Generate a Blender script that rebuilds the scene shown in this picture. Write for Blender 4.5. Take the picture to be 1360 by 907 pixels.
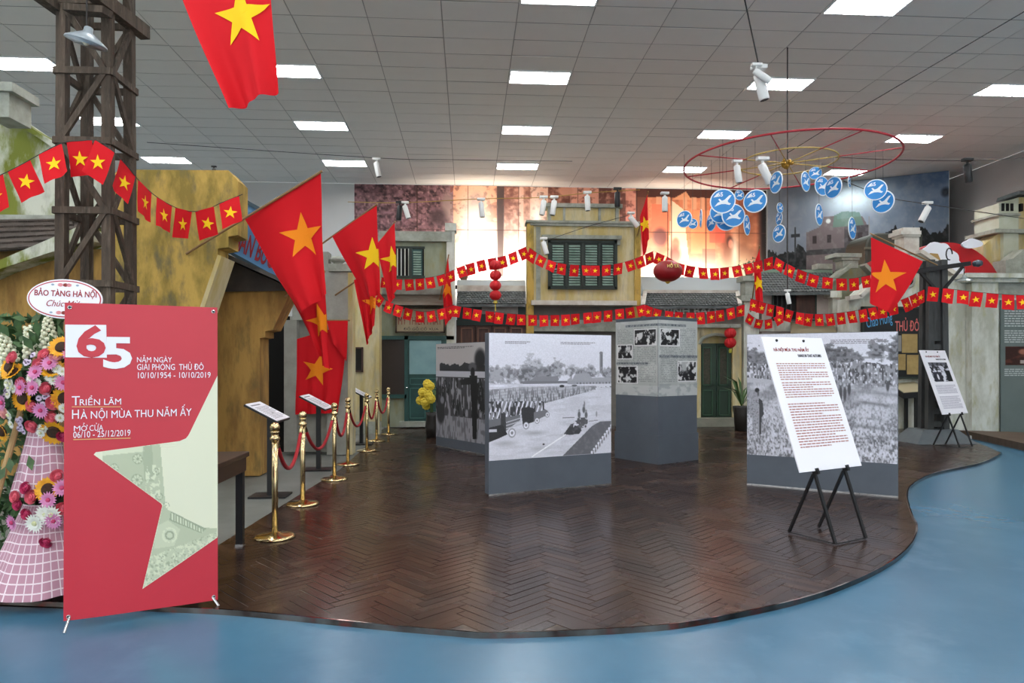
import bpy, math, random
import numpy as np
from mathutils import Vector, Matrix
R_ = random.Random(7)
for o in list(bpy.data.objects): bpy.data.objects.remove(o)
scene = bpy.context.scene
COL = scene.collection
# ------------------------------------------------------------------ camera
FPX, CX, HY, EYE, YAW = 907.0, 680.0, 482.0, 1.48, math.radians(3.66)
C_, S_ = math.cos(YAW), math.sin(YAW)
cam = bpy.data.cameras.new('camera'); cam.lens = 24; cam.sensor_width = 36; cam.sensor_fit = 'HORIZONTAL'
cam.shift_y = (HY - 453.5) / 1360; cam.clip_end = 200
camo = bpy.data.objects.new('camera', cam); COL.objects.link(camo)
camo.location = (0, 0, EYE); camo.rotation_euler = (math.pi / 2, 0, -YAW); scene.camera = camo
# ------------------------------------------------------------------ sky / exposure
w = bpy.data.worlds.new('world'); scene.world = w; w.use_nodes = True
bg = w.node_tree.nodes['Background']; bg.inputs[0].default_value = (0.93, 0.97, 1.0, 1); bg.inputs[1].default_value = 1.45
vs = scene.view_settings
vs.view_transform = 'Standard'; vs.look = 'None'; vs.gamma = 1; vs.use_curve_mapping = False; vs.exposure = 0.35
PANEL_E = 30.0
# ------------------------------------------------------------------ helpers
def at(px, py, d):            # a point seen at pixel px,py, d metres in front of the lens plane -> room coordinates
    xc = (px - CX) / FPX * d
    return Vector((xc * C_ + d * S_, -xc * S_ + d * C_, EYE + (HY - py) / FPX * d))
def gnd(px, py, h=0.0):
    d = FPX * (EYE - h) / (py - HY); return at(px, py, d)
def kd(px, Y): return Y / (C_ - (px - CX) / FPX * S_)
def RX(px, Y): return at(px, HY, kd(px, Y)).x
def RZ(px, py, Y): return at(px, py, kd(px, Y)).z
def on(px, py, Y): return at(px, py, kd(px, Y))
def lin(c):
    c = np.asarray(c, float); return np.where(c <= .04045, c / 12.92, ((c + .055) / 1.055) ** 2.4)
def hexc(h):
    if isinstance(h, str):
        h = h.lstrip('#'); h = [int(h[i:i + 2], 16) / 255 for i in (0, 2, 4)]
    return tuple(float(x) for x in lin(h)) + (1,)
MATS = {}
def mat(name, col, rough=.6, metal=0., col2=None, scale=4., stretch=(1, 1, 1), bump=0., col3=None, emit=0., spec=.5, detail=6., lo=.35, hi=.65, trans=0.):
    if name in MATS: return MATS[name]
    m = bpy.data.materials.new(name); m.use_nodes = True; nt = m.node_tree; b = nt.nodes['Principled BSDF']
    b.inputs['Roughness'].default_value = rough; b.inputs['Metallic'].default_value = metal
    b.inputs['Specular IOR Level'].default_value = spec
    b.inputs['Base Color'].default_value = hexc(col)
    if emit:
        b.inputs['Emission Color'].default_value = hexc(col); b.inputs['Emission Strength'].default_value = emit
    if trans: b.inputs['Transmission Weight'].default_value = trans
    if col2 or bump:
        tc = nt.nodes.new('ShaderNodeTexCoord'); mp = nt.nodes.new('ShaderNodeMapping')
        mp.inputs['Scale'].default_value = stretch; nt.links.new(tc.outputs['Object'], mp.inputs['Vector'])
        def noise(sc, seed):
            n = nt.nodes.new('ShaderNodeTexNoise'); n.noise_dimensions = '4D'; n.inputs['W'].default_value = seed
            n.inputs['Scale'].default_value = sc; n.inputs['Detail'].default_value = detail; n.inputs['Roughness'].default_value = .62
            nt.links.new(mp.outputs[0], n.inputs['Vector']); return n
        n1 = noise(scale, 1.3); last = None
        if col2:
            def mixin(a, colb, n, l, h):
                r = nt.nodes.new('ShaderNodeMapRange'); r.inputs[1].default_value = l; r.inputs[2].default_value = h
                nt.links.new(n.outputs[0], r.inputs[0])
                x = nt.nodes.new('ShaderNodeMix'); x.data_type = 'RGBA'; nt.links.new(r.outputs[0], x.inputs[0])
                if isinstance(a, tuple): x.inputs[6].default_value = a
                else: nt.links.new(a, x.inputs[6])
                x.inputs[7].default_value = hexc(colb); return x.outputs[2]
            last = mixin(hexc(col), col2, n1, lo, hi)
            if col3: last = mixin(last, col3, noise(scale * 1.7, 7.7), .52, .72)
            nt.links.new(last, b.inputs['Base Color'])
        if bump:
            bp = nt.nodes.new('ShaderNodeBump'); bp.inputs['Strength'].default_value = bump; bp.inputs['Distance'].default_value = .02
            n2 = noise(scale * 5, 3.1); nt.links.new(n2.outputs[0], bp.inputs['Height']); nt.links.new(bp.outputs[0], b.inputs['Normal'])
    MATS[name] = m; return m
def attr_mat(name, attr='Col', rough=.5, ramp=None, objrand=False, spec=.5, bump=0.):
    m = bpy.data.materials.new(name); m.use_nodes = True; nt = m.node_tree; b = nt.nodes['Principled BSDF']
    b.inputs['Roughness'].default_value = rough; b.inputs['Specular IOR Level'].default_value = spec
    if objrand: a = nt.nodes.new('ShaderNodeObjectInfo'); src = a.outputs['Random']
    else:
        a = nt.nodes.new('ShaderNodeAttribute'); a.attribute_name = attr; src = a.outputs['Fac'] if ramp else a.outputs['Color']
    if ramp:
        r = nt.nodes.new('ShaderNodeValToRGB'); cr = r.color_ramp
        for i, (p, c) in enumerate(ramp):
            e = cr.elements[i] if i < 2 else cr.elements.new(p)
            e.position = p; e.color = hexc(c)
        nt.links.new(src, r.inputs[0]); src = r.outputs[0]
        tc = nt.nodes.new('ShaderNodeNewGeometry'); n = nt.nodes.new('ShaderNodeTexNoise'); n.inputs['Scale'].default_value = 1.1; n.inputs['Detail'].default_value = 7
        nt.links.new(tc.outputs['Position'], n.inputs['Vector'])
        x = nt.nodes.new('ShaderNodeMix'); x.data_type = 'RGBA'; x.blend_type = 'MULTIPLY'; x.inputs[0].default_value = .55
        nt.links.new(src, x.inputs[6]); nt.links.new(n.outputs[0], x.inputs[7]); src = x.outputs[2]
        mr = nt.nodes.new('ShaderNodeMapRange'); mr.inputs[3].default_value = rough - .10; mr.inputs[4].default_value = rough + .14
        nt.links.new(n.outputs[0], mr.inputs[0]); nt.links.new(mr.outputs[0], b.inputs['Roughness'])
    nt.links.new(src, b.inputs['Base Color']); return m

class MB:
    def __init__(s): s.v = []; s.f = []
    def add(s, vs, fs):
        n = len(s.v); s.v += [tuple(v) for v in vs]; s.f += [tuple(i + n for i in f) for f in fs]; return s
    def hexa(s, p):   # 8 points: bottom 4 ccw, top 4 ccw
        return s.add(p, [(3, 2, 1, 0), (4, 5, 6, 7), (0, 1, 5, 4), (1, 2, 6, 5), (2, 3, 7, 6), (3, 0, 4, 7)])
    def box(s, x0, y0, z0, x1, y1, z1):
        x0, x1 = min(x0, x1), max(x0, x1); y0, y1 = min(y0, y1), max(y0, y1); z0, z1 = min(z0, z1), max(z0, z1)
        return s.hexa([(x0, y0, z0), (x1, y0, z0), (x1, y1, z0), (x0, y1, z0), (x0, y0, z1), (x1, y0, z1), (x1, y1, z1), (x0, y1, z1)])
    def fb(s, px0, py0, px1, py1, Y, d=.1):     # facade box, front face in plane Y, d deep
        pm = (px0 + px1) / 2
        return s.box(RX(px0, Y), Y, RZ(pm, py0, Y), RX(px1, Y), Y + d, RZ(pm, py1, Y))
    def bar(s, p, q, w, h=None, up=(0, 0, 1)):
        p, q = Vector(p), Vector(q); h = h or w; d = (q - p).normalized(); up = Vector(up)
        if abs(d.dot(up)) > .97: up = Vector((0, 1, 0))
        a = d.cross(up).normalized() * w / 2; b = a.cross(d).normalized() * h / 2
        return s.hexa([p - a - b, p + a - b, q + a - b, q - a - b, p - a + b, p + a + b, q + a + b, q - a + b])
    def prism(s, pts, y0, y1):    # polygon in xz, extruded along y
        n = len(pts); vs = [(x, y0, z) for x, z in pts] + [(x, y1, z) for x, z in pts]
        return s.add(vs, [tuple(range(n)), tuple(range(2 * n - 1, n - 1, -1))] + [(i, i + n, (i + 1) % n + n, (i + 1) % n) for i in range(n)])
    def fprism(s, pix, Y, d=.2):
        return s.prism([(RX(px, Y), RZ(px, py, Y)) for px, py in pix], Y, Y + d)
    def slab(s, pts, z0, z1):
        n = len(pts); vs = [(x, y, z0) for x, y in pts] + [(x, y, z1) for x, y in pts]
        return s.add(vs, [tuple(range(n - 1, -1, -1)), tuple(range(n, 2 * n))] + [(i, (i + 1) % n, (i + 1) % n + n, i + n) for i in range(n)])
    def tube(s, path, r, n=8, closed=False, caps=True):
        path = [Vector(p) for p in path]; m = len(path); rings = []; prev = None
        for i, p in enumerate(path):
            if closed: t = path[(i + 1) % m] - path[i - 1]
            else: t = path[min(i + 1, m - 1)] - path[max(i - 1, 0)]
            t.normalize()
            if prev is None:
                a = t.cross(Vector((0, 0, 1))); a = a if a.length > .05 else t.cross(Vector((0, 1, 0)))
            else: a = prev - t * prev.dot(t)
            a.normalize(); prev = a; b = t.cross(a); rr = r[i] if isinstance(r, (list, tuple)) else r
            rings.append([p + (a * math.cos(k * 2 * math.pi / n) + b * math.sin(k * 2 * math.pi / n)) * rr for k in range(n)])
        vs = [v for rg in rings for v in rg]; fs = []
        for i in range(m if closed else m - 1):
            j = (i + 1) % m
            fs += [(i * n + k, i * n + (k + 1) % n, j * n + (k + 1) % n, j * n + k) for k in range(n)]
        if not closed and caps: fs += [tuple(range(n - 1, -1, -1)), tuple(range((m - 1) * n, m * n))]
        return s.add(vs, fs)
    def lathe(s, prof, c=(0, 0, 0), n=20, axis=None):
        c = Vector(c); ax = Vector(axis or (0, 0, 1)).normalized()
        a = ax.cross(Vector((0, 1, 0))); a = a if a.length > .1 else ax.cross(Vector((1, 0, 0))); a.normalize(); b = ax.cross(a)
        vs = []; fs = []
        for r, z in prof: vs += [c + ax * z + (a * math.cos(k * 2 * math.pi / n) + b * math.sin(k * 2 * math.pi / n)) * max(r, 1e-4) for k in range(n)]
        for i in range(len(prof) - 1):
            fs += [(i * n + k, i * n + (k + 1) % n, (i + 1) * n + (k + 1) % n, (i + 1) * n + k) for k in range(n)]
        fs += [tuple(range(n - 1, -1, -1)), tuple(range((len(prof) - 1) * n, len(prof) * n))]
        return s.add(vs, fs)
    def ell(s, c, rx, ry=None, rz=None, n=12, m=8):
        ry = ry or rx; rz = rz or rx; vs = []; fs = []
        for j in range(m + 1):
            t = math.pi * (j + .02) / (m + .04)
            vs += [(c[0] + rx * math.sin(t) * math.cos(2 * math.pi * k / n), c[1] + ry * math.sin(t) * math.sin(2 * math.pi * k / n), c[2] - rz * math.cos(t)) for k in range(n)]
        for j in range(m): fs += [(j * n + k, j * n + (k + 1) % n, (j + 1) * n + (k + 1) % n, (j + 1) * n + k) for k in range(n)]
        return s.add(vs, fs)
    def grid(s, fn, nu, nv):
        vs = [fn(i / nu, j / nv) for j in range(nv + 1) for i in range(nu + 1)]; q = nu + 1
        return s.add(vs, [(j * q + i, j * q + i + 1, (j + 1) * q + i + 1, (j + 1) * q + i) for j in range(nv) for i in range(nu)])
    def mesh(s, name, m=None, off=None, smooth=False):
        me = bpy.data.meshes.new(name); vs = s.v
        if off is not None: vs = [(v[0] - off[0], v[1] - off[1], v[2] - off[2]) for v in vs]
        me.from_pydata(vs, [], s.f); me.validate()
        if m: me.materials.append(m)
        if smooth: me.polygons.foreach_set('use_smooth', [True] * len(me.polygons))
        me.update(); return me
    def build(s, name, m, parent=None, smooth=False, local=False, origin=None):
        off = None
        if not local:
            off = wloc(parent) if parent else origin
        o = bpy.data.objects.new(name, s.mesh(name, m, off, smooth)); COL.objects.link(o)
        if parent: o.parent = parent
        elif origin is not None: o.location = origin
        return o
def wloc(o):
    v = Vector((0, 0, 0))
    while o: v += o.location; o = o.parent
    return v
def tag(o, label=None, cat=None, group=None, kind=None):
    for k, v in (('label', label), ('category', cat), ('group', group), ('kind', kind)):
        if v: o[k] = v
    return o
def thing(name, label, cat, loc=(0, 0, 0), group=None, rz=0):
    o = bpy.data.objects.new(name, None); COL.objects.link(o); o.location = loc; o.rotation_euler = (0, 0, rz)
    o.empty_display_size = .1
    return tag(o, label, cat, group)
def struct(o): o['kind'] = 'structure'; return o
def stuff(o): o['kind'] = 'stuff'; return o
class Fr:     # flat frame in space: origin, right, up; normal faces the reader
    def __init__(s, O, U, V): s.O = Vector(O); s.U = Vector(U).normalized(); s.V = Vector(V).normalized(); s.N = s.U.cross(s.V)
    def p(s, a, b, c=0): return s.O + s.U * a + s.V * b + s.N * c
    def box(s, mb, a0, b0, a1, b1, c0, c1):
        P = s.p; return mb.hexa([P(a0, b0, c1), P(a1, b0, c1), P(a1, b0, c0), P(a0, b0, c0), P(a0, b1, c1), P(a1, b1, c1), P(a1, b1, c0), P(a0, b1, c0)])
    def poly(s, mb, pts, c0, c1):
        n = len(pts); vs = [s.p(a, b, c1) for a, b in pts] + [s.p(a, b, c0) for a, b in pts]
        return mb.add(vs, [tuple(range(n)), tuple(range(2 * n - 1, n - 1, -1))] + [(i, i + n, (i + 1) % n + n, (i + 1) % n) for i in range(n)])
def fY(px, py, Y): return Fr(on(px, py, Y), (1, 0, 0), (0, 0, 1))
def text(name, st, fr, a, b, w, h, m, parent, c=.004, ex=.0015, shear=0., rot=0., thin=0.):
    cu = bpy.data.curves.new(name, 'FONT'); cu.body = st; cu.extrude = .01; cu.shear = shear; cu.offset = thin; cu.resolution_u = 3
    t = bpy.data.objects.new('t', cu); COL.objects.link(t)
    dg = bpy.context.evaluated_depsgraph_get(); me = bpy.data.meshes.new_from_object(t.evaluated_get(dg))
    bpy.data.objects.remove(t); n = len(me.vertices); co = np.zeros(n * 3); me.vertices.foreach_get('co', co); co = co.reshape(-1, 3)
    mn, mx = co.min(0), co.max(0); s = (mx - mn); off = wloc(parent)
    x = (co[:, 0] - mn[0]) / s[0] * w; y = (co[:, 1] - mn[1]) / s[1] * h
    cr, sr = math.cos(rot), math.sin(rot); x, y = x * cr - y * sr, x * sr + y * cr
    z = np.where(co[:, 2] > 0, c + ex, c)
    out = np.array(fr.p(a, b))[None] - np.array(off)[None] + x[:, None] * np.array(fr.U) + y[:, None] * np.array(fr.V) + z[:, None] * np.array(fr.N)
    me.vertices.foreach_set('co', out.ravel()); me.materials.clear(); me.materials.append(m); me.update()
    o = bpy.data.objects.new(name, me); COL.objects.link(o); o.parent = parent; return o
def words(mb, fr, a0, b0, a1, b1, n, seed, c=.003, ragged=.2, fill=.5):
    r = random.Random(seed); st = (b1 - b0) / n
    for i in range(n):
        y = b0 + i * st; x = a0; end = a1 - (r.random() * ragged * (a1 - a0) if i % 4 == 0 else 0)
        while x < end:
            wl = min((a1 - a0) * r.uniform(.03, .09), end - x)
            mb.add([fr.p(x, y, c), fr.p(x + wl, y, c), fr.p(x + wl, y + st * fill, c), fr.p(x, y + st * fill, c)], [(0, 1, 2, 3)])
            x += wl + (a1 - a0) * .012
# raster painting for flat prints: carried as colour on a fine mesh
def vnoise(nx, ny, sx, sy, seed):
    r = np.random.RandomState(seed); gx, gy = int(sx) + 2, int(sy) + 2; g = r.rand(gy, gx)
    x = np.linspace(0, sx, nx); y = np.linspace(0, sy, ny); xi = x.astype(int); yi = y.astype(int)
    fx = x - xi; fy = y - yi; fx = fx * fx * (3 - 2 * fx); fy = (fy * fy * (3 - 2 * fy))[:, None]
    a = g[yi][:, xi]; b = g[yi][:, xi + 1]; c = g[yi + 1][:, xi]; d = g[yi + 1][:, xi + 1]
    return (a * (1 - fx) + b * fx) * (1 - fy) + (c * (1 - fx) + d * fx) * fy
def fbm(nx, ny, sx, sy, seed, oct=4):
    t = np.zeros((ny, nx)); k = 1.; tot = 0
    for i in range(oct): t += k * vnoise(nx, ny, sx * 2 ** i, sy * 2 ** i, seed + i); tot += k; k *= .55
    return t / tot
class Cv:
    def __init__(s, nx, ny, col):
        s.nx, s.ny = nx, ny; s.a = np.zeros((ny, nx, 3)); s.a[:] = col
        s.X, s.Y = np.meshgrid(np.linspace(0, 1, nx), np.linspace(0, 1, ny))
    def put(s, m, col):
        m = np.clip(m, 0, 1)[..., None]; s.a = s.a * (1 - m) + np.asarray(col, float) * m
    def ell(s, cx, cy, rx, ry, col, soft=.15, amt=1.):
        d = np.sqrt(((s.X - cx) / rx) ** 2 + ((s.Y - cy) / ry) ** 2); s.put(np.clip((1 - d) / soft, 0, 1) * amt, col)
    def glow(s, cx, cy, rx, ry, col, amt=1.):
        s.put(np.exp(-(((s.X - cx) / rx) ** 2 + ((s.Y - cy) / ry) ** 2)) * amt, col)
    def poly(s, pts, col, amt=1.):
        ins = np.zeros(s.X.shape, bool); n = len(pts)
        for i in range(n):
            (x1, y1), (x2, y2) = pts[i], pts[(i + 1) % n]
            if y1 == y2: continue
            c = ((y1 > s.Y) != (y2 > s.Y)) & (s.X < (x2 - x1) * (s.Y - y1) / (y2 - y1) + x1); ins ^= c
        s.put(ins * amt, col)
    def rect(s, x0, y0, x1, y1, col, amt=1.): s.put(((s.X >= x0) & (s.X <= x1) & (s.Y >= y0) & (s.Y <= y1)) * amt, col)
    def n(s, sx, sy, seed, oct=4): return fbm(s.nx, s.ny, sx, sy, seed, oct)
PRINT = attr_mat('printed_sheet', 'Col', .45, spec=.35)
PRINTM = attr_mat('printed_mural', 'Col', .6, spec=.25)
def printed(name, fr, a0, b0, a1, b1, cv, parent, c=.002, m=None, bend=None):
    ny, nx = cv.ny, cv.nx; A = np.linspace(a0, a1, nx); B = np.linspace(b1, b0, ny)
    off = wloc(parent); O = np.array(fr.O - off)
    P = O + A[None, :, None] * np.array(fr.U) + B[:, None, None] * np.array(fr.V) + c * np.array(fr.N)
    me = bpy.data.meshes.new(name); q = np.arange(nx * ny).reshape(ny, nx)
    F = np.stack([q[:-1, :-1], q[1:, :-1], q[1:, 1:], q[:-1, 1:]], -1).reshape(-1, 4)
    me.vertices.add(nx * ny); me.vertices.foreach_set('co', P.ravel().astype(np.float32))
    me.loops.add(F.size); me.loops.foreach_set('vertex_index', F.ravel().astype(np.int32))
    me.polygons.add(len(F)); me.polygons.foreach_set('loop_start', np.arange(0, F.size, 4, dtype=np.int32))
    me.update(calc_edges=True)
    at_ = me.color_attributes.new('Col', 'FLOAT_COLOR', 'POINT'); rgba = np.ones((ny * nx, 4), np.float32); rgba[:, :3] = lin(np.clip(cv.a, 0, 1)).reshape(-1, 3)
    at_.data.foreach_set('color', rgba.ravel()); me.materials.append(m or PRINT)
    o = bpy.data.objects.new(name, me); COL.objects.link(o); o.parent = parent; return o
def bevel(o, w=.008, seg=2):
    m = o.modifiers.new('bevel', 'BEVEL'); m.width = w; m.segments = seg; m.limit_method = 'ANGLE'; return o
# ------------------------------------------------------------------ palette
M_red = mat('flag_red', '#cf1620', .75, spec=.2); M_star = mat('star_yellow', '#f7c81c', .7, spec=.2)
M_orange = mat('star_orange', '#f08a18', .7, spec=.2)
M_white = mat('white_paint', '#e9e9e6', .5); M_black = mat('black_metal', '#141517', .45)
M_steel = mat('bright_steel', '#c9c9c9', .18, 1.); M_brass = mat('polished_brass', '#d3bd8e', .18, 1.)
M_grey = mat('panel_grey', '#4d535c', .6, col2='#535a63', scale=3)
M_dark = mat('dark_void', '#0c0b0a', .9); M_cord = mat('cord', '#3a3634', .8); M_goldcord = mat('gold_cord', '#a98a3a', .6)
M_paper = mat('white_board', '#eceaf0', .45); M_ink = mat('ink_grey', '#8d8890', .8); M_inkred = mat('ink_rust', '#a8746c', .8)
M_rust = mat('title_rust', '#8a2a22', .7); M_inkd = mat('ink_dark', '#3a3a40', .8)
M_wood = mat('old_timber', '#5b4d40', .85, col2='#3d342b', scale=6, stretch=(3, 3, .5), bump=.5, col3='#6e6153')
M_ochre = mat('ochre_plaster', '#ad8746', .9, col2='#856433', scale=1.9, stretch=(2.0, 2.0, .6), bump=.4, col3='#5f5434', lo=.42, hi=.6)
M_yell = mat('yellow_plaster', '#c2a050', .9, col2='#8f7a38', scale=2.4, stretch=(1.8, 1.8, .7), bump=.4, col3='#66614a', lo=.42, hi=.58)
M_pale = mat('pale_yellow_plaster', '#ccc09a', .9, col2='#b8a468', scale=2, stretch=(2.0, 2.0, .5), bump=.2, col3='#a5a08a', lo=.4, hi=.62)
M_moss = mat('mossy_lime_plaster', '#c2c4b4', .9, col2='#727a2c', scale=1.5, stretch=(1.8, 1.8, .7), bump=.3, col3='#8e8d80', lo=.44, hi=.56)
M_lime = mat('weathered_lime', '#d2d4ca', .9, col2='#aeaf9f', scale=2.2, stretch=(1.5, 1.5, .6), bump=.2, col3='#a9a67e', lo=.42, hi=.62)
M_limeg = mat('green_grey_plaster', '#9ba08c', .9, col2='#7c826a', scale=1.8, stretch=(1.4, 1.4, .5), bump=.2, col3='#8b8252')
M_stone = mat('stone_trim', '#a7a99f', .85, col2='#85897b', scale=5, bump=.3)
M_tile = mat('roof_tile_grey', '#6a6d6c', .85, col2='#4c5150', scale=6, bump=.2)
M_tileb = mat('roof_tile_brown', '#5c5048', .9, col2='#3f3833', scale=5, bump=.3)
M_teal = mat('teal_paint', '#24504c', .55, col2='#1d423f', scale=3)
M_tealg = mat('blue_frosted_pane', '#7fa3a6', .35, col2='#6a9094', scale=2)
M_dgreen = mat('dark_green_paint', '#1d3a26', .5, col2='#162d1d', scale=4)
M_brownp = mat('brown_door_wood', '#4e3024', .6, col2='#38221a', scale=5, stretch=(4, 4, .6))
M_shutter = mat('shutter_slat', '#8fa79a', .7, col2='#6d8578', scale=6)
M_frame = mat('window_frame_green', '#26312a', .6)
M_neon_r = mat('chalk_pink', '#d9706a', .7); M_neon_b = mat('chalk_blue', '#5aa6d6', .7)

# ================================================================== SETTING
ZC = EYE + 5.55; XL, XR, YB, YF = -15.0, 14.5, 21.4, -6.0
M_blue = mat('blue_epoxy', '#3f6b84', .27, col2='#37627b', scale=.9, col3='#47738b', bump=.03, spec=.5)
MB_ = MB()
fl = struct(MB().box(XL, YF, -.13, XR, YB, -.03).build('floor', M_blue))
M_wall = mat('hall_wall', '#c9c8c6', .85, col2='#bfbfbe', scale=.6)
struct(MB().box(XL, YB, -.03, XR, YB + .2, ZC).build('wall_back', M_wall))
M_walld = mat('hall_wall_grey', '#a9a8a6', .85)
struct(MB().box(XR, YF, -.03, XR + .2, YB, ZC).build('wall_right', M_walld))
struct(MB().box(XL - .2, YF, -.03, XL, YB, ZC).build('wall_left', M_wall))
# ceiling: backing slab with lay-in tiles and light panels
M_ceilb = mat('ceiling_grid', '#aaa69e', .8); M_ctile = mat('ceiling_tile_face', '#ebe7df', .85, col2='#e4e0d8', scale=.7)
ceil = struct(MB().box(XL, YF, ZC + .008, XR, YB, ZC + .2).build('ceiling', M_ceilb))
lc = [-13.62, -8.82, -4.02, .78, 5.58, 10.38]; lr = [18.9, 15.9, 12.9, 9.9, 6.9, 3.9, .9, -2.1, -5.1]
lset = {(round(x, 2), round(y, 2)) for x in lc for y in lr}
tiles = []
for i in range(-13, 13):
    for j in range(-28, 18):
        x, y = -.42 + 1.2 * i, 11.1 + .6 * j
        if x < XL or x + 1.2 > XR + .9 or y < YF or y > YB - .1: continue
        if (round(x, 2), round(y, 2)) in lset: continue
        tiles.append((x, y))
def seen(x, y):
    d = x * S_ + y * C_
    if d < 8: return 0
    px = CX + FPX * (x * C_ - y * S_) / d; py = HY - FPX * 5.55 / d
    return (px > -110 and px < 1420 and py > -25) / d
tiles.sort(key=lambda t: -seen(t[0] + .6, t[1] + .3))
def tile_mb(mb, x, y):
    x1 = min(x + 1.2, XR); g = .009; y1 = min(y + .6, YB)
    return mb.box(x + g, y + g, ZC, x1 - g, y1 - g, ZC + .007)
tm = None
for k, (x, y) in enumerate(tiles[:300]):
    if x + 1.2 > XR or y + .6 > YB: o = tile_mb(MB(), x, y).build('ceiling_tile', M_ctile, ceil); continue
    if tm is None:
        tm = MB().box(-.591, -.283, 0, .591, .283, .007).mesh('ceiling_tile', M_ctile)
    o = bpy.data.objects.new('ceiling_tile', tm); COL.objects.link(o); o.parent = ceil
    o.location = (x + .6, y + .3, ZC - .002 + R_.uniform(-.002, .002)); o.rotation_euler = (R_.uniform(-.014, .014), R_.uniform(-.004, .004), 0)
a = MB()
for x, y in tiles[300:]: tile_mb(a, x, y)
stuff(a.build('ceiling_tiles_beyond', M_ctile, ceil))
# ceiling light panels
M_tube = mat('lit_diffuser', '#fbfdff', .5, emit=PANEL_E); M_louv = mat('white_louvre', '#f0f0ee', .4)
ordn = ['first', 'second', 'third', 'fourth', 'fifth', 'sixth', 'seventh', 'eighth', 'ninth']
proto = {}
def light_parts(lv):
    if lv in proto: return proto[lv]
    f = MB()
    for x0, y0, x1, y1 in ((-.595, -.295, .595, -.265), (-.595, .265, .595, .295), (-.595, -.265, -.565, .265), (.565, -.265, .595, .265)): f.box(x0, y0, -.020, x1, y1, .008)
    d = MB().box(-.565, -.265, .001, .565, .265, .008)
    l = MB()
    for i in range(1, 12): l.box(-.565 + i * 1.13 / 12 - .003, -.265, -.018, -.565 + i * 1.13 / 12 + .003, .265, 0)
    for y in (-.09, .09): l.box(-.565, y - .01, -.020, .565, y + .01, 0)
    proto[lv] = (f.mesh('frame', M_louv), d.mesh('diffuser', M_tube), l.mesh('louvre', M_louv)); return proto[lv]
for jr, y in enumerate(lr):
    for ic, x in enumerate(lc):
        t = thing('ceiling_light', 'recessed louvred ceiling light, %s row from the back wall, %s from the left' % (ordn[jr], ordn[ic]), 'ceiling light', (x + .6, y + .3, ZC - .002), 'recessed ceiling lights')
        f, d, l = light_parts(0)
        for nm, me in (('frame', f), ('diffuser', d), ('louvre', l)):
            if nm == 'louvre' and jr > 4: continue
            o = bpy.data.objects.new(nm, me); COL.objects.link(o); o.parent = t
# ---- raised herringbone stage
front = [(-260, 792), (-120, 793), (0, 797), (85, 800), (180, 804), (290, 809), (365, 815), (466, 825), (540, 832), (600, 837), (640, 840), (700, 839), (760, 837), (820, 834), (887, 829), (940, 821), (987, 812), (1025, 804), (1058, 796), (1098, 784), (1134, 770), (1158, 759), (1177, 748.6), (1193, 738), (1205, 727), (1212, 718), (1216, 709), (1217.5, 702), (1217, 695), (1213.5, 689), (1211, 683), (1208, 675), (1206, 667), (1204.5, 659), (1205.5, 651), (1209, 645), (1217, 639), (1228, 633), (1241, 628), (1255, 624.5), (1269, 621.5), (1285, 618.5), (1300, 615), (1314, 610), (1324, 605.6), (1330, 601)]
fp = [gnd(*p) for p in front]
# smooth (Catmull-Rom)
def cr(P, k=4):
    out = []
    for i in range(len(P) - 1):
        p0, p1, p2, p3 = P[max(i - 1, 0)], P[i], P[i + 1], P[min(i + 2, len(P) - 1)]
        for s in range(k):
            t = s / k; out.append(.5 * ((2 * p1) + (p2 - p0) * t + (2 * p0 - 5 * p1 + 4 * p2 - p3) * t * t + (3 * p1 - p0 - 3 * p2 + p3) * t ** 3))
    return out + [P[-1]]
fc = cr(fp)
edgeL = [gnd(505, 576), gnd(450, 624), gnd(300, 717)]
dl = (edgeL[2] - edgeL[1]).normalized(); bl = edgeL[2] + dl * 1.2
stage_poly = [(p.x, p.y) for p in fc] + [(11.2, 15.7), (11.2, 15.9), (-2.2, 15.9), (edgeL[0].x, edgeL[0].y), (edgeL[1].x, edgeL[1].y), (bl.x, bl.y), (bl.x - 3.0, bl.y + .1), (fp[0].x, fp[0].y + .2)]
M_stage = mat('stage_base', '#2c1f19', .5, col2='#6b5b4d', scale=2.2, lo=.45, hi=.62)
stage = struct(MB().slab(stage_poly, -.03, -.0025).build('floor_stage', M_stage))
def inpoly(x, y, P):
    c = False; n = len(P)
    for i in range(n):
        x1, y1 = P[i]; x2, y2 = P[i - 1]
        if (y1 > y) != (y2 > y) and x < (x2 - x1) * (y - y1) / (y2 - y1) + x1: c = not c
    return c
ramp = [(0, '#2b1c16'), (1, '#4c362a'), (.35, '#36241e'), (.7, '#3f2c23')]
M_pl = attr_mat('parquet_block', 'rnd', .24, ramp, True, .4); M_pls = attr_mat('parquet_blocks', 'rnd', .24, ramp, False, .4)
PW, NN = .075, 5; planks = []; cutp = []; cc, ss = math.cos(math.radians(41)), math.sin(math.radians(41))
def rotp(x, y): return (x * cc - y * ss - 1.0, x * ss + y * cc + 9.0)
arrp = np.array(stage_poly); bb = (arrp.min(0), arrp.max(0))
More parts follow.
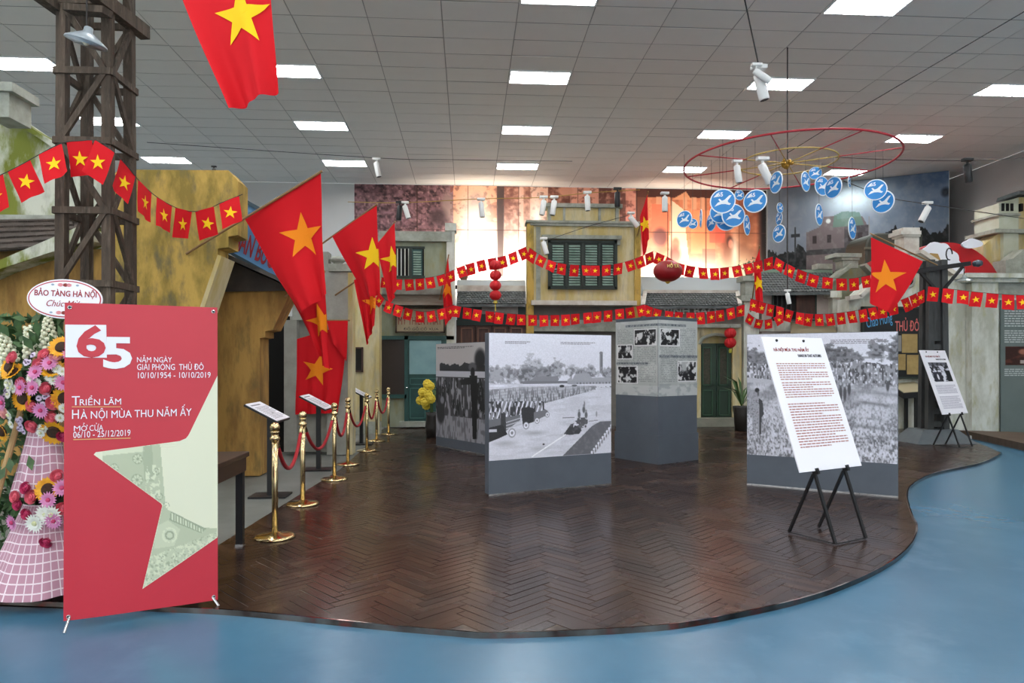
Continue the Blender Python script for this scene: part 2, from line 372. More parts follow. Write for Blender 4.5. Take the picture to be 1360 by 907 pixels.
for y in range(-170, 170):
    for m_ in range(-20, 20):
        for hv in (0, 1):
            if hv == 0: x0, y0, x1, y1 = y + 2 * NN * m_, y, y + 2 * NN * m_ + NN, y + 1
            else: x0, y0, x1, y1 = y, y - 2 * NN + 1 + 2 * NN * m_, y + 1, y - 2 * NN + 1 + 2 * NN * m_ + NN
            cx, cy = rotp((x0 + x1) / 2 * PW, (y0 + y1) / 2 * PW)
            if cx < bb[0][0] or cx > bb[1][0] or cy < bb[0][1] or cy > bb[1][1]: continue
            if cy > 3 and abs(cx - cy * .07) > cy * .9 + .5: continue
            cs = [rotp(a_ * PW, b_ * PW) for a_, b_ in ((x0, y0), (x1, y0), (x1, y1), (x0, y1))]
            ins = [inpoly(q[0], q[1], stage_poly) for q in cs]
            if all(ins): planks.append((cx, cy, hv))
            elif any(ins) and cy < 15: cutp.append(cs)
planks.sort(key=lambda p: p[1] + 2 * max(0, abs(p[0] - p[1] * .064) - p[1] * .62))
def plank_mb(mb, cx, cy, hv, dz=0.):
    L, W, b = NN * PW / 2 - .0022, PW / 2 - .0022, .0015
    an = math.radians(41) + (math.pi / 2 if hv else 0); ca, sa = math.cos(an), math.sin(an)
    def P(x, y, z): return (cx + x * ca - y * sa, cy + x * sa + y * ca, z + dz)
    return mb.hexa([P(-L, -W, -.006), P(L, -W, -.006), P(L, W, -.006), P(-L, W, -.006), P(-L + b, -W + b, 0), P(L - b, -W + b, 0), P(L - b, W - b, 0), P(-L + b, W - b, 0)])
pm = [plank_mb(MB(), 0, 0, h).mesh('parquet_block', M_pl) for h in (0, 1)]
for cx, cy, hv in planks[:300]:
    o = bpy.data.objects.new('parquet_block', pm[hv]); COL.objects.link(o); o.parent = stage; o.location = (cx, cy, R_.uniform(-.0012, .0008)); o.rotation_euler = (R_.uniform(-.004, .004), R_.uniform(-.004, .004), 0)
a = MB(); rv = []
for cx, cy, hv in planks[300:]:
    plank_mb(a, cx, cy, hv, R_.uniform(-.0012, .0008)); rv += [R_.random()] * 6
o = stuff(a.build('parquet_blocks_beyond', M_pls, stage)); at_ = o.data.attributes.new('rnd', 'FLOAT', 'FACE'); at_.data.foreach_set('value', rv)
# blocks cut along the curved edge
SPn = len(stage_poly)
def clip_edge(cs):
    mx_, my_ = sum(q[0] for q in cs) / 4, sum(q[1] for q in cs) / 4; best = None
    for i in range(SPn):
        (xa, ya), (xb, yb) = stage_poly[i - 1], stage_poly[i]; L2 = (xb - xa) ** 2 + (yb - ya) ** 2
        if L2 < 1e-9: continue
        f = max(0, min(1, ((mx_ - xa) * (xb - xa) + (my_ - ya) * (yb - ya)) / L2)); dx, dy = xa + f * (xb - xa) - mx_, ya + f * (yb - ya) - my_; dd = dx * dx + dy * dy
        if best is None or dd < best[0]: best = (dd, xa, ya, xb, yb)
    _, xa, ya, xb, yb = best; nx_, ny_ = -(yb - ya), xb - xa; L = math.hypot(nx_, ny_); nx_ /= L; ny_ /= L; side = lambda q: (q[0] - xa) * nx_ + (q[1] - ya) * ny_ - .006
    out = []
    for i in range(4):
        p, q = cs[i - 1], cs[i]; a_, b_ = side(p), side(q)
        if a_ * b_ < 0: f = a_ / (a_ - b_); out.append((p[0] + f * (q[0] - p[0]), p[1] + f * (q[1] - p[1])))
        if b_ >= 0: out.append(q)
    return out
a = MB(); rv = []
for cs in cutp:
    pg = clip_edge(cs)
    if len(pg) >= 3:
        gx, gy = sum(q[0] for q in pg) / len(pg), sum(q[1] for q in pg) / len(pg); pg = [(gx + (q[0] - gx) * .985, gy + (q[1] - gy) * .985) for q in pg]; a.slab(pg, -.008, R_.uniform(-.0012, .0008)); rv += [R_.random()] * (len(pg) + 2)
o = stuff(a.build('parquet_edge_cuts', M_pls, stage)); at_ = o.data.attributes.new('rnd', 'FLOAT', 'FACE')
if len(rv) == len(o.data.polygons): at_.data.foreach_set('value', rv)
# mirror-bright edging along the stage front, its dark and red reflections painted as patches
a = MB(); n = len(fc); vs_ = []
for i, p in enumerate(fc):
    t = (fc[min(i + 1, n - 1)] - fc[max(i - 1, 0)]); t.z = 0; t.normalize(); nn = Vector((t.y, -t.x, 0))
    q = p + nn * .010; vs_ += [(q.x + nn.x * .001, q.y + nn.y * .001, -.03), (q.x, q.y, .003), (p.x, p.y, .004), (p.x, p.y, -.03)]
fs_ = [(i * 4 + k, (i + 1) * 4 + k, (i + 1) * 4 + (k + 1) % 4, i * 4 + (k + 1) % 4) for i in range(n - 1) for k in range(4)]
a.add(vs_, fs_); struct(a.build('trim_1', mat('mirror_edging', '#8d857e', .07, 1., col2='#4a3c36', scale=5, col3='#9a4038'), smooth=False))
# grey street floor left of the ropes
M_conc = mat('street_concrete', '#6f716c', .6, col2='#62645f', scale=2, bump=.1)
g0 = [(edgeL[0].x, edgeL[0].y), (edgeL[0].x, 15.9), (XL + .3, 15.9), (XL + .3, bl.y + .1), (bl.x - 3, bl.y + .1), (bl.x, bl.y), (edgeL[1].x, edgeL[1].y)]
struct(MB().slab(g0[::-1], -.03, -.002).build('floor_street', M_conc))
# ================================================================== BACK MURALS
YM = YB - .06
t = thing('wall_mural', 'wide sepia mural of people by firelight, high on the back wall', 'mural', on(745, 367, YM))
fr = Fr((RX(470, YM), YM, RZ(745, 368, YM)), (1, 0, 0), (0, 0, 1)); Wm = RX(1018, YM) - RX(470, YM); Hm = ZC - .02 - fr.O.z
fr.box(MB(), 0, 0, Wm, Hm, -.05, 0).build('backing_board', M_white, t)
def mx(px): return (px - 470) / 548
def my(py): return (py - 247) / 121
cv = Cv(560, 130, (.42, .30, .31))
n1 = cv.n(110, 26, 3); n2 = cv.n(18, 4, 11); n3 = cv.n(200, 46, 5, 2)
cv.put((n1 - .45) * 3, (.60, .44, .47)); cv.put((.48 - n1) * 4, (.22, .16, .18)); cv.put((n2 - .55) * 3, (.33, .22, .22))
cv.put((n3 - .55) * 3, (.70, .52, .52))
cv.ell(mx(590), my(275), .018, .2, (.58, .47, .45), .5); cv.ell(mx(578), my(290), .03, .14, (.25, .19, .20), .6, .8)
# glowing section behind the roofs
cv.put((cv.X > mx(598)) & (cv.X < mx(655)), (.90, .62, .48)); r1 = (cv.X > mx(594)) & (cv.X < mx(842))
cv.put(r1 * (n2 > .5) * (cv.Y < .4) * .7, (.55, .30, .22)); cv.ell(mx(628), my(275), .022, .2, (.62, .38, .30), .5)
cv.put(((cv.X > mx(655)) & (cv.X < mx(665))) * 1., (.22, .17, .17))
cv.put(((cv.X > mx(665)) & (cv.X < mx(840))), (.74, .52, .45))
for (x0, x1, c) in ((665, 684, (.50, .32, .27)), (684, 690, (.85, .70, .62)), (690, 699, (.60, .40, .33)), (699, 722, (.93, .76, .66)), (722, 738, (.45, .27, .22)), (738, 752, (.42, .25, .20)), (754, 790, (.93, .66, .56)), (790, 826, (.40, .25, .22)), (826, 840, (.85, .55, .48))):
    cv.rect(mx(x0), 0, mx(x1), 1, c, .85)
cv.put(((cv.X > mx(665)) & (cv.X < mx(840))) * np.clip((n1 - .5) * 3, 0, .7), (.88, .64, .55)); cv.put(r1 * np.clip((.46 - n1) * 5, 0, .6), (.40, .23, .20))
cv.ell(mx(746), my(252), .02, .07, (.85, .60, .50), .3)
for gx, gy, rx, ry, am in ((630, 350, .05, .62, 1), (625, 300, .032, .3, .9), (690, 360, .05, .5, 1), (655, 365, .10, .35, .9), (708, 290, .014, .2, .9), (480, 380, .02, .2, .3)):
    cv.glow(mx(gx), my(gy), rx, ry, (1, .97, .93), am)  # white-hot floodlight pools painted into the print, besides the lamps
cv.put(((cv.X > mx(656)) & (cv.X < mx(664))) * .75, (.30, .24, .23))
# fireside section
z = (cv.X > mx(841)); cv.put(z, (.80, .47, .33)); cv.put(z * np.clip((n1 - .45) * 3, 0, 1) * .6, (.93, .62, .45)); cv.put(z * np.clip((.5 - n2) * 4, 0, .8), (.55, .28, .20))
cv.rect(mx(841), 0, mx(1018), .1, (.30, .17, .14)); cv.rect(mx(841), 0, mx(855), .75, (.38, .22, .18), .8)
cv.poly([(mx(888), my(262)), (mx(908), my(250)), (mx(916), my(262))], (.85, .58, .42))
for x in (868, 880, 904, 916, 927): cv.rect(mx(x), my(258), mx(x + 6), my(275), (.86, .62, .48), .9)
cv.rect(mx(862), my(268), mx(886), my(305), (.88, .45, .32), .9); cv.rect(mx(915), my(276), mx(948), my(335), (.95, .55, .36), .8); cv.rect(mx(940), my(270), mx(962), my(320), (.86, .34, .26), .8)
cv.poly([(mx(888), my(262)), (mx(905), my(275)), (mx(912), my(345)), (mx(884), my(345))], (.97, .80, .66), .9)
cv.ell(mx(873), my(313), .022, .13, (.45, .26, .24), .4); cv.ell(mx(894), my(322), .012, .09, (.80, .48, .38), .4); cv.ell(mx(893), my(338), .02, .14, (.52, .28, .24), .5)
cv.ell(mx(968), my(335), .026, .26, (.50, .25, .18), .5); cv.ell(mx(968), my(318), .010, .08, (.30, .16, .13), .4); cv.ell(mx(969), my(321), .007, .06, (.85, .45, .35), .4)
cv.rect(mx(930), my(328), mx(948), my(348), (.60, .30, .25), .7); cv.ell(mx(990), my(300), .03, .35, (.48, .28, .18), .8, .7)
cv.put(np.clip((cv.X - mx(1004)) * 60, 0, 1), (.13, .09, .08))
cv.glow(mx(930), my(372), .11, .28, (1, .96, .88), 1); cv.glow(mx(860), my(372), .03, .35, (1, .97, .9), 1); cv.glow(mx(985), my(365), .04, .25, (1, .90, .72), .9); cv.glow(mx(975), my(335), .008, .2, (1, .95, .85), .8)  # white floodlight wash painted along the foot of the firelit print
for x in (551, 617, 684, 762, 841, 888, 935, 981): cv.put((np.abs(cv.X - mx(x)) < .0012) * .6, (.25, .17, .15))
cv.put((np.abs(cv.Y - my(306)) < .006) * .8, (.30, .20, .18))
printed('mural_print', fr, .01, .01, Wm - .01, Hm, cv, t, .003, PRINTM)
# angled mural on the right
pA = on(1019, 367, YB - .1); pB = at(1261, 367, 19.62)
U = Vector((pB.x - pA.x, pB.y - pA.y, 0)); Wq = U.length; fr = Fr((pA.x, pA.y, 1.9), U, (0, 0, 1)); Hq = ZC - .02 - 1.9
t = thing('street_mural', 'blue dusk mural of a street corner building and dark trees, angled beside grey wall', 'mural', (pA.x, pA.y, 1.9))
fr.box(MB(), 0, 0, Wq, Hq, -.05, 0).build('backing_board', M_white, t)
cv = Cv(300, 190, (.42, .47, .53))
def qx(px): return (px - 1019) / 242
def qy(py): return (py - 238) / (482 - 238 - 10) * 1.0
cv.put(np.clip(1.0 - cv.X * 1.3, 0, 1) * .6, (.52, .53, .55)); cv.put(np.clip((cv.X - .62) * 2.2, 0, 1) * np.clip(1 - cv.Y * 3.0, 0, 1), (.20, .31, .45))
nn_ = cv.n(8, 8, 21); cv.put(np.clip((nn_ - .5) * 2, 0, .35), (.60, .63, .67)); cv.glow(qx(1140), qy(262), .16, .08, (.85, .93, .95), .9)  # pale glow of the ceiling light painted into the sky
tr = cv.n(22, 6, 31); cv.put((cv.Y > qy(312) + (tr - .5) * .16) & (cv.X > qx(1165)), (.075, .085, .085)); cv.put((cv.Y > qy(330) + (tr - .5) * .12) & (cv.X < qx(1085)), (.12, .13, .13))
cv.put((cv.Y > qy(345)), (.10, .11, .11)); cv.ell(qx(1257), qy(266), .03, .035, (.10, .13, .17), .6)
cv.poly([(qx(1075), qy(362)), (qx(1075), qy(305)), (qx(1095), qy(298)), (qx(1100), qy(284)), (qx(1118), qy(284)), (qx(1118), qy(290)), (qx(1152), qy(288)), (qx(1162), qy(308)), (qx(1162), qy(365))], (.40, .36, .36))
cv.poly([(qx(1112), qy(300)), (qx(1114), qy(284)), (qx(1126), qy(279)), (qx(1148), qy(282)), (qx(1154), qy(300))], (.33, .45, .40), .8)
cv.rect(qx(1128), qy(300), qx(1162), qy(330), (.27, .25, .26)); cv.rect(qx(1075), qy(330), qx(1165), qy(338), (.22, .22, .22))
for x in (1084, 1104, 1133, 1146): cv.rect(qx(x), qy(310), qx(x + 6), qy(322), (.20, .17, .17))
cv.ell(qx(1106), qy(291), .016, .016, (.75, .76, .74), .3); cv.rect(qx(1160), qy(290), qx(1161.5), qy(340), (.5, .5, .5))
for x, w_ in ((1047, 1), (1058, 3)): cv.rect(qx(x), qy(295), qx(x + w_), qy(345), (.20, .21, .22))
cv.rect(qx(1053), qy(306), qx(1066), qy(311), (.17, .18, .19)); cv.put(np.clip((cv.n(50, 40, 77) - .5), 0, .2), (.6, .6, .6))
printed('mural_print', fr, .01, .01, Wq - .01, Hq, cv, t, .003, PRINTM)
# floodlights standing behind the roofs, washing the mural
M_lamp = mat('flood_lens', '#fff1dd', .4, emit=6)
for i, (px, e, lab) in enumerate(((612, 300, 'black floodlight washing the mural behind the slatted shutter house'), (678, 380, 'black floodlight washing the mural behind the lantern roof'), (905, 360, 'black floodlight washing the firelight mural behind the letter sign'), (975, 170, 'black floodlight washing the dark right end of the mural'))):
    p = on(px, 372, 19.9); p.z = 3.75
    t = thing('floodlight', lab, 'floodlight', (p.x, p.y, 0), 'mural floodlights')
    MB().box(p.x - .03, p.y - .03, 0, p.x + .03, p.y + .03, p.z - .12).build('stand', M_black, t); MB().box(p.x - .16, p.y - .1, p.z - .12, p.x + .16, p.y + .06, p.z - .02).build('housing', M_black, t)
    MB().box(p.x - .13, p.y - .07, p.z - .02, p.x + .13, p.y + .03, p.z - .012).build('lens', M_lamp, t)
    l = bpy.data.lights.new('flood', 'SPOT'); l.energy = e; l.color = (1, .88, .74); l.spot_size = math.radians(112); l.spot_blend = .7; l.shadow_soft_size = .1
    lo = bpy.data.objects.new('lamp', l); COL.objects.link(lo); lo.parent = t; lo.location = (0, 0, p.z + .03); lo.rotation_euler = (math.radians(180 - 56), 0, 0)

# ================================================================== LEFT STREET
def roof_scales(mb, p00, p10, p01, p11, nu, nv, th=.03):
    # p00 eave left, p10 eave right, p01 ridge left, p11 ridge right: overlapping pointed scales
    p00, p10, p01, p11 = map(Vector, (p00, p10, p01, p11)); nrm = (p10 - p00).cross(p01 - p00).normalized()
    def P(u, v, h): return p00.lerp(p10, u).lerp(p01.lerp(p11, u), v) + nrm * h
    for j in range(nv):
        for i in range(nu + (j % 2)):
            u0 = (i - .5 * (j % 2)) / nu; u1 = u0 + 1 / nu; v0 = j / nv; v1 = (j + 1.35) / nv; um = (u0 + u1) / 2
            u0, u1 = max(u0, 0), min(u1, 1); v1 = min(v1, 1.02)
            top = [P(u0, v0 + .4 / nv, th * 1.3), P(um, v0 - .1 / nv, th * 1.5), P(u1, v0 + .4 / nv, th * 1.3), P(u1, v1, th * .2), P(u0, v1, th * .2)]
            bot = [P(u0, v0 + .4 / nv, th * .6), P(um, v0 - .1 / nv, th * .7), P(u1, v0 + .4 / nv, th * .6)]
            mb.add(top + bot, [(0, 1, 2, 3, 4), (5, 6, 1, 0), (6, 7, 2, 1)])
# A: mossy house, far left
Y = 8.6
t = thing('mossy_house', 'moss-stained lime house front with sloping parapet behind timber tower', 'building', (RX(40, Y), Y, 0))
MB().fprism([(-140, 60), (0, 148), (20, 158), (45, 175), (80, 200), (110, 222), (180, 268), (180, 330), (-140, 330)], Y + .5, .3).build('wall', M_moss, t)
MB().fprism([(-140, 50), (0, 142), (105, 212), (110, 222), (0, 150), (-140, 60)], Y + .42, .46).build('coping', M_moss, t)
MB().fb(-140, 285, 180, 300, Y + .4, .2).build('ledge', M_stone, t)
MB().fb(-140, 330, 186, 640, Y, .3).build('lower_wall', M_ochre, t)
MB().fprism([(-140, 405), (0, 345), (110, 298), (118, 306), (118, 318), (0, 357), (-140, 420)], Y - .3, .4).build('sloping_beam', M_moss, t)
c = MB(); c.fb(-20, 118, 12, 155, Y - .3, .4); c.fb(-24, 108, 16, 120, Y - .35, .5); c.build('column_capital', M_stone, t)
rf = MB(); e0, e1, r0, r1 = on(-60, 338, Y - .25), on(118, 326, Y - .25), on(-60, 292, Y + .45), on(100, 290, Y + .45)
rf.add([e0, e1, r1, r0], [(0, 1, 2, 3)]); rfo = rf.build('roof', M_tileb, t)
nrm = (e1 - e0).cross(r0 - e0).normalized()
for j in range(6):
    for i in range(12):
        u0 = (i + .5 * (j % 2)) / 12.5; v0 = j / 6; b = MB()
        def P(u, v, h): return e0.lerp(e1, u).lerp(r0.lerp(r1, u), v) + nrm * h
        du, dv = .078, .24
        b.hexa([P(u0, v0, .015), P(u0 + du, v0, .015), P(u0 + du, min(v0 + dv, 1), .0), P(u0, min(v0 + dv, 1), .0), P(u0, v0 + R_.uniform(-.01, .01), .045), P(u0 + du, v0 + R_.uniform(-.01, .01), .045), P(u0 + du, min(v0 + dv, 1), .01), P(u0, min(v0 + dv, 1), .01)])
        b.build('roof_tile', M_tileb, rfo)
# B: tall ochre wall with corbelled corner
Y = 8.1
t = thing('ochre_wall', 'tall yellow-ochre stained wall with stepped corbel beside the timber tower', 'building', (RX(230, Y), Y, 0))
MB().fprism([(150, 232), (158, 225), (303, 226), (316, 240), (316, 312), (303, 314), (303, 328), (289, 330), (289, 338), (266, 408), (262, 640), (150, 640)], Y, .35).build('wall', M_yell, t)
MB().fprism([(289, 338), (294, 340), (270, 412), (264, 412)], Y - .04, .45).build('edge_band', M_pale, t)
# C: shop house with blue sign
Y = 9.07
t = thing('corner_shop', 'ochre corner shop with dark roof, stepped corbel and blue sign', 'building', (RX(320, Y), Y, 0))
MB().fprism([(286, 382), (384, 384), (381, 398), (362, 438), (352, 440), (352, 448), (345, 449), (345, 632), (286, 632)], Y, .4).build('wall', M_ochre, t)
MB().fb(200, 400, 287, 640, Y + .35, .1).build('dark_recess', M_dark, t)
rf = MB(); a0, a1 = on(280, 336, Y - .1), on(388, 380, Y - .1)
rf.hexa([on(268, 388, Y - .05), on(390, 386, Y - .05), on(390, 386, Y + .7), on(268, 388, Y + .7), on(268, 330, Y - .05), on(390, 384, Y - .05), on(390, 372, Y + .7), on(268, 320, Y + .7)])
rf.build('roof', mat('dark_tin', '#4a443e', .8, col2='#332e2a', scale=3), t)
a = MB(); a.bar(on(270, 326, Y - .12), on(392, 380, Y - .12), .5, .05, (0, 0, 1)); a.build('roof_edge', mat('tarred_edge', '#26282a', .6, col2='#55534e', scale=5), t)
sfr = Fr(on(303, 334, Y - .05), on(368, 370, Y - .05) - on(303, 334, Y - .05), on(322, 264, Y - .05) - on(303, 334, Y - .05))
sg = sfr.box(MB(), 0, 0, .92, .70, -.03, 0).build('sign_board', mat('sign_blue', '#5c8fbd', .6, col2='#4f80ad', scale=3), t); sg['label'] = 'blue tilted shop sign board'
b = MB()
for q in ((0, .67, .92, .72), (0, -.02, .92, .02), (-.03, 0, .0, .72)): sfr.box(b, q[0], q[1], q[2], q[3], 0, .03)
b.build('sign_frame', mat('sign_trim', '#2e4654', .6), t)
text('lettering', 'BAN BUON', sfr, .06, .07, .66, .27, mat('sign_letter_red', '#8e1f28', .6), sg, .004, .004, thin=.02)
# D: white shop front hung with flags
Y = 11.1
t = thing('white_shopfront', 'narrow white plastered shop front with dark doorway behind hanging red flags', 'building', (RX(420, Y), Y, 0))
MB().fprism([(434, 358), (464, 358), (464, 604), (434, 604)], Y, .3).build('wall', mat('shaded_lime', '#a6a69e', .9, col2='#8e8e84', scale=3, bump=.2), t)  # white lime greyed in its colour to paint in the shade on this front
MB().fb(377, 425, 394, 600, Y - .05, .25).build('door_post', mat('shaded_lime', '#a6a69e', .9, col2='#8e8e84', scale=3, bump=.2), t)
MB().fb(340, 420, 437, 600, Y + .5, .1).build('dark_interior', M_dark, t)
MB().fb(385, 420, 436, 600, Y + .12, .1).build('wall_behind_flag', mat('shaded_lime', '#a6a69e', .9, col2='#8e8e84', scale=3, bump=.2), t)
MB().fb(436, 350, 466, 360, Y - .05, .4).build('parapet_cap', M_stone, t); MB().fb(388, 334, 436, 425, Y + .02, .25).build('upper_wall', mat('shaded_lime', '#a6a69e', .9, col2='#8e8e84', scale=3, bump=.2), t)
MB().fb(462, 362, 468, 604, Y - .03, .3).build('corner_edge', M_pale, t)
c = MB(); c.ell(on(449, 345, Y + .1), .13, .13, .06); c.lathe([(.05, 0), (.08, .04), (.04, .1)], on(449, 353, Y + .1), 12); c.build('urn', M_stone, t)
# E: yellow house side
Y = 14.3
t = thing('yellow_side_wall', 'plain yellow house wall with small dark picture, left of teal door', 'building', (RX(485, Y), Y, 0))
MB().fb(466, 336, 503, 577, Y, .3).build('wall', M_pale, t); MB().fb(499, 380, 504, 577, Y - .04, .36).build('corner_edge', M_pale, t)
MB().fb(440, 560, 506, 577, Y - .02, .1).build('plinth', M_stone, t)
b = MB(); b.fb(466, 462, 481, 493, Y - .03, .03); p = b.build('picture', mat('dark_glass', '#2b2a27', .25), t)
b = MB(); b.fb(465, 461, 482, 463, Y - .05, .05); b.fb(465, 492, 482, 494, Y - .05, .05); b.fb(480, 461, 482, 494, Y - .05, .05); b.fb(465, 461, 467, 494, Y - .05, .05); b.build('picture_frame', M_brownp, t)

# ================================================================== BACK STREET FACADES
Y = 15.8
def louvre_leaf(parent, px0, py0, px1, py1, Y, m=M_shutter, n=12, fm=M_frame):
    f = MB(); f.fb(px0, py0, px1, py1, Y + .02, .02); leaf = f.build('shutter', fm, parent)
    s = MB(); z1, z0 = RZ((px0 + px1) / 2, py0, Y), RZ((px0 + px1) / 2, py1, Y); x0, x1 = RX(px0, Y) + .03, RX(px1, Y) - .03; st = (z1 - z0 - .06) / n
    for i in range(n):
        z = z0 + .03 + i * st; s.hexa([(x0, Y - .02, z), (x1, Y - .02, z), (x1, Y + .015, z + st * .5), (x0, Y + .015, z + st * .5), (x0, Y - .02, z + st * .25), (x1, Y - .02, z + st * .25), (x1, Y + .015, z + st * .8), (x0, Y + .015, z + st * .8)])
    stuff(s.build('slats', m, leaf)); return leaf
def framed(mb, px0, py0, px1, py1, Y, d=.05, w=2.2):
    mb.fb(px0, py0, px1, py0 + w, Y - d, d); mb.fb(px0, py1 - w, px1, py1, Y - d, d); mb.fb(px0, py0, px0 + w, py1, Y - d, d); mb.fb(px1 - w, py0, px1, py1, Y - d, d)
# F1 slatted shutter house with teal door
t = thing('shutter_house', 'grey-green house with barred window, hand-painted sign and teal door', 'building', (RX(555, Y), Y, 0))
MB().fb(500, 314, 598, 567, Y, .4).build('wall', M_limeg, t)
MB().fb(503, 307, 600, 320, Y - .12, .5).build('cornice', M_stone, t)
a = MB(); a.fb(593, 300, 604, 567, Y - .1, .3); a.fb(591, 296, 606, 306, Y - .14, .4); a.build('pilaster', M_lime, t)
wn = MB().fb(524, 329, 563, 368, Y - .01, .02).build('window', M_dark, t)
for x in (527, 532, 537, 542): MB().fb(x, 330, x + 1.4, 367, Y - .04, .03).build('window_bar', M_lime, wn)
louvre_leaf(t, 547, 331, 561, 367, Y - .05, M_shutter, 10, M_teal)
a = MB(); a.fb(523, 327, 564, 330, Y - .05, .06); a.fb(523, 366, 564, 369, Y - .05, .06); a.fb(543, 328, 547, 368, Y - .06, .06); a.build('window_frame', M_frame, t)
aw = MB(); aw.fb(504, 384, 592, 391, Y - .5, .55); aw.build('canopy', mat('canopy_tin', '#85877f', .7, col2='#6c6357', scale=6), t)
MB().fb(506, 391, 591, 405, Y - .42, .4).build('canopy_fascia', mat('rust_board', '#7d6d5c', .8, col2='#8b8579', scale=8, stretch=(.5, 1, 4)), t)
sb = MB().fb(526, 409, 590, 441, Y - .12, .06).build('sign_board', mat('sign_cream', '#b5a78a', .8, col2='#a2957b', scale=4), t); sb['label'] = 'cream shop sign with red and black hand lettering'
a = MB(); framed(a, 525, 408, 591, 442, Y - .1, .05, 2); a.build('sign_frame', M_wood, t)
text('lettering', 'MỸ THIÊN PHÁT', fY(529, 431, Y - .12), 0, 0, RX(586, Y) - RX(529, Y), .24, mat('sign_red', '#8a2520', .7), sb, .004)
text('lettering', 'ĐỒ GỖ CỔ XƯA', fY(536, 438.5, Y - .12), 0, 0, RX(582, Y) - RX(536, Y), .085, M_inkd, sb, .004)
dr = MB().fb(541, 448, 600, 563, Y - .06, .06).build('door', M_teal, t)
MB().fb(543.5, 452, 586, 497, Y - .075, .015).build('pane', M_tealg, dr)
for q in ((544, 502, 586, 511), (544, 515, 565, 556), (568, 515, 588, 556)):
    a = MB(); framed(a, *q, Y - .06, .02, 1.2); a.build('door_moulding', mat('teal_light', '#3c6c66', .5), dr)
MB().ell(on(540.5, 515, Y - .1), .03).build('door_knob', M_steel, dr)
a = MB(); a.fb(503, 446, 603, 451, Y - .1, .1); a.fb(537, 446, 542, 566, Y - .1, .1); a.fb(588, 446, 592, 566, Y - .09, .1); a.fb(503, 524, 540, 529, Y - .1, .1); a.build('door_frame', M_teal, t)
MB().fb(505, 451, 537, 524, Y - .03, .03).build('side_pane', mat('brown_glass', '#2c211c', .35), t)
MB().fb(530, 560, 604, 567, Y - .25, .25).build('door_step', M_stone, t)
def picture_shrub(px, py, Y, lab, r=.22, seed=1):
    p = on(px, py, Y); t = thing('potted_shrub', lab, 'plant', p); rr = random.Random(seed)
    MB().lathe([(.08, 0), (.11, .12), (.12, .14)], p, 12).build('pot', mat('terracotta', '#7b5645', .8), t)
    a = MB()
    for i in range(90):
        d = Vector((rr.gauss(0, 1), rr.gauss(0, 1), abs(rr.gauss(0, 1)))).normalized() * r * rr.uniform(.4, 1); c = p + Vector((0, 0, .16)) + d
        u = Vector((rr.gauss(0, 1), rr.gauss(0, 1), rr.gauss(0, 1))).normalized() * .045; v = d.normalized().cross(u) * .5
        a.add([c - u, c + v, c + u, c - v], [(0, 1, 2, 3)])
    stuff(a.build('foliage', mat('shrub_leaf', '#6d7a5c', .7, col2='#4f5f3f', scale=9), t)); return t
picture_shrub(616, 371.8, Y + .85, 'small potted shrub on the wall above the left tiled roof', .24, 3)
# F2 tiled-roof shop, left of the yellow house
t = thing('tiled_shop', 'low shop with grey scale-tiled roof and brown panelled doors under lantern string', 'building', (RX(652, Y), Y, 0))
MB().fb(606, 425, 698.5, 567, Y, .3).build('wall', M_brownp, t)
MB().fb(607, 372, 698, 388, Y + .75, .2).build('upper_wall', mat('pale_blue_wall', '#c3cacb', .8), t)
MB().fb(607, 379, 698, 387, Y + .6, .2).build('ridge_cap', mat('whitewash', '#d6d3c9', .8, col2='#b7aca0', scale=4), t)
a = MB(); e0, e1, r0, r1 = on(606.5, 404, Y - .3), on(698, 404, Y - .3), on(607.5, 387, Y + .62), on(698, 387, Y + .62)
a.add([e0, e1, r1, r0, e0 - Vector((0, 0, .06)), e1 - Vector((0, 0, .06))], [(0, 1, 2, 3), (0, 4, 5, 1)]); rfo = a.build('roof', M_tile, t)
a = MB(); roof_scales(a, e0, e1, r0, r1, 22, 7, .022); stuff(a.build('roof_tiles', M_tile, rfo))
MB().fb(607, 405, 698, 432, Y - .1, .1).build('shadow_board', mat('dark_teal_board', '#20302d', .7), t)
MB().fb(640, 407, 688, 417, Y - .16, .05).build('name_board', mat('name_board', '#8a8580', .8, col2='#6f6a64', scale=4), t)
for x in (610, 632, 654, 676):
    d = MB().fb(x, 431, x + 20, 564, Y - .06, .06).build('door_leaf', M_brownp, t)
    a = MB(); framed(a, x + 2, 435, x + 18, 490, Y - .06, .03, 1.6); a.build('moulding', mat('door_mould', '#6a4836', .6), d)
# F3 central two-storey yellow house
t = thing('yellow_house', 'two-storey pale yellow house with four-leaf green shuttered window and parapet', 'building', (RX(775, Y), Y, 0))
MB().fb(701, 294, 850, 403, Y, .5).build('wall', M_pale, t)
MB().fb(728, 273, 823, 296, Y + .1, .3).build('parapet', M_pale, t)
a = MB(); a.fb(724, 270, 827, 275, Y + .02, .45); a.fb(728, 275, 732, 295, Y + .04, .1); a.fb(748, 275, 751, 295, Y + .06, .1); a.fb(795, 275, 798, 295, Y + .06, .1); a.fb(818, 275, 822, 295, Y + .04, .1); a.build('parapet_trim', M_stone, t)
a = MB(); a.fb(699, 293, 852, 296, Y - .1, .5); a.fb(704, 296, 847, 300, Y - .06, .2); a.build('cornice', M_stone, t)
a = MB(); a.fb(700, 297, 709, 403, Y - .05, .1); a.fb(843, 297, 851, 403, Y - .05, .1); a.build('pilaster_pair', M_yell, t)
a = MB(); a.fb(712, 301, 718, 402, Y - .02, .1); a.build('plaster_band', M_stone, t)
a = MB(); a.fb(720, 312, 826, 317, Y - .16, .2); a.fb(723, 317, 727, 325, Y - .1, .12); a.fb(820, 317, 824, 325, Y - .1, .12); a.build('window_hood', M_stone, t)
wn = MB().fb(729, 320, 819, 383, Y - .03, .05).build('window', M_frame, t)
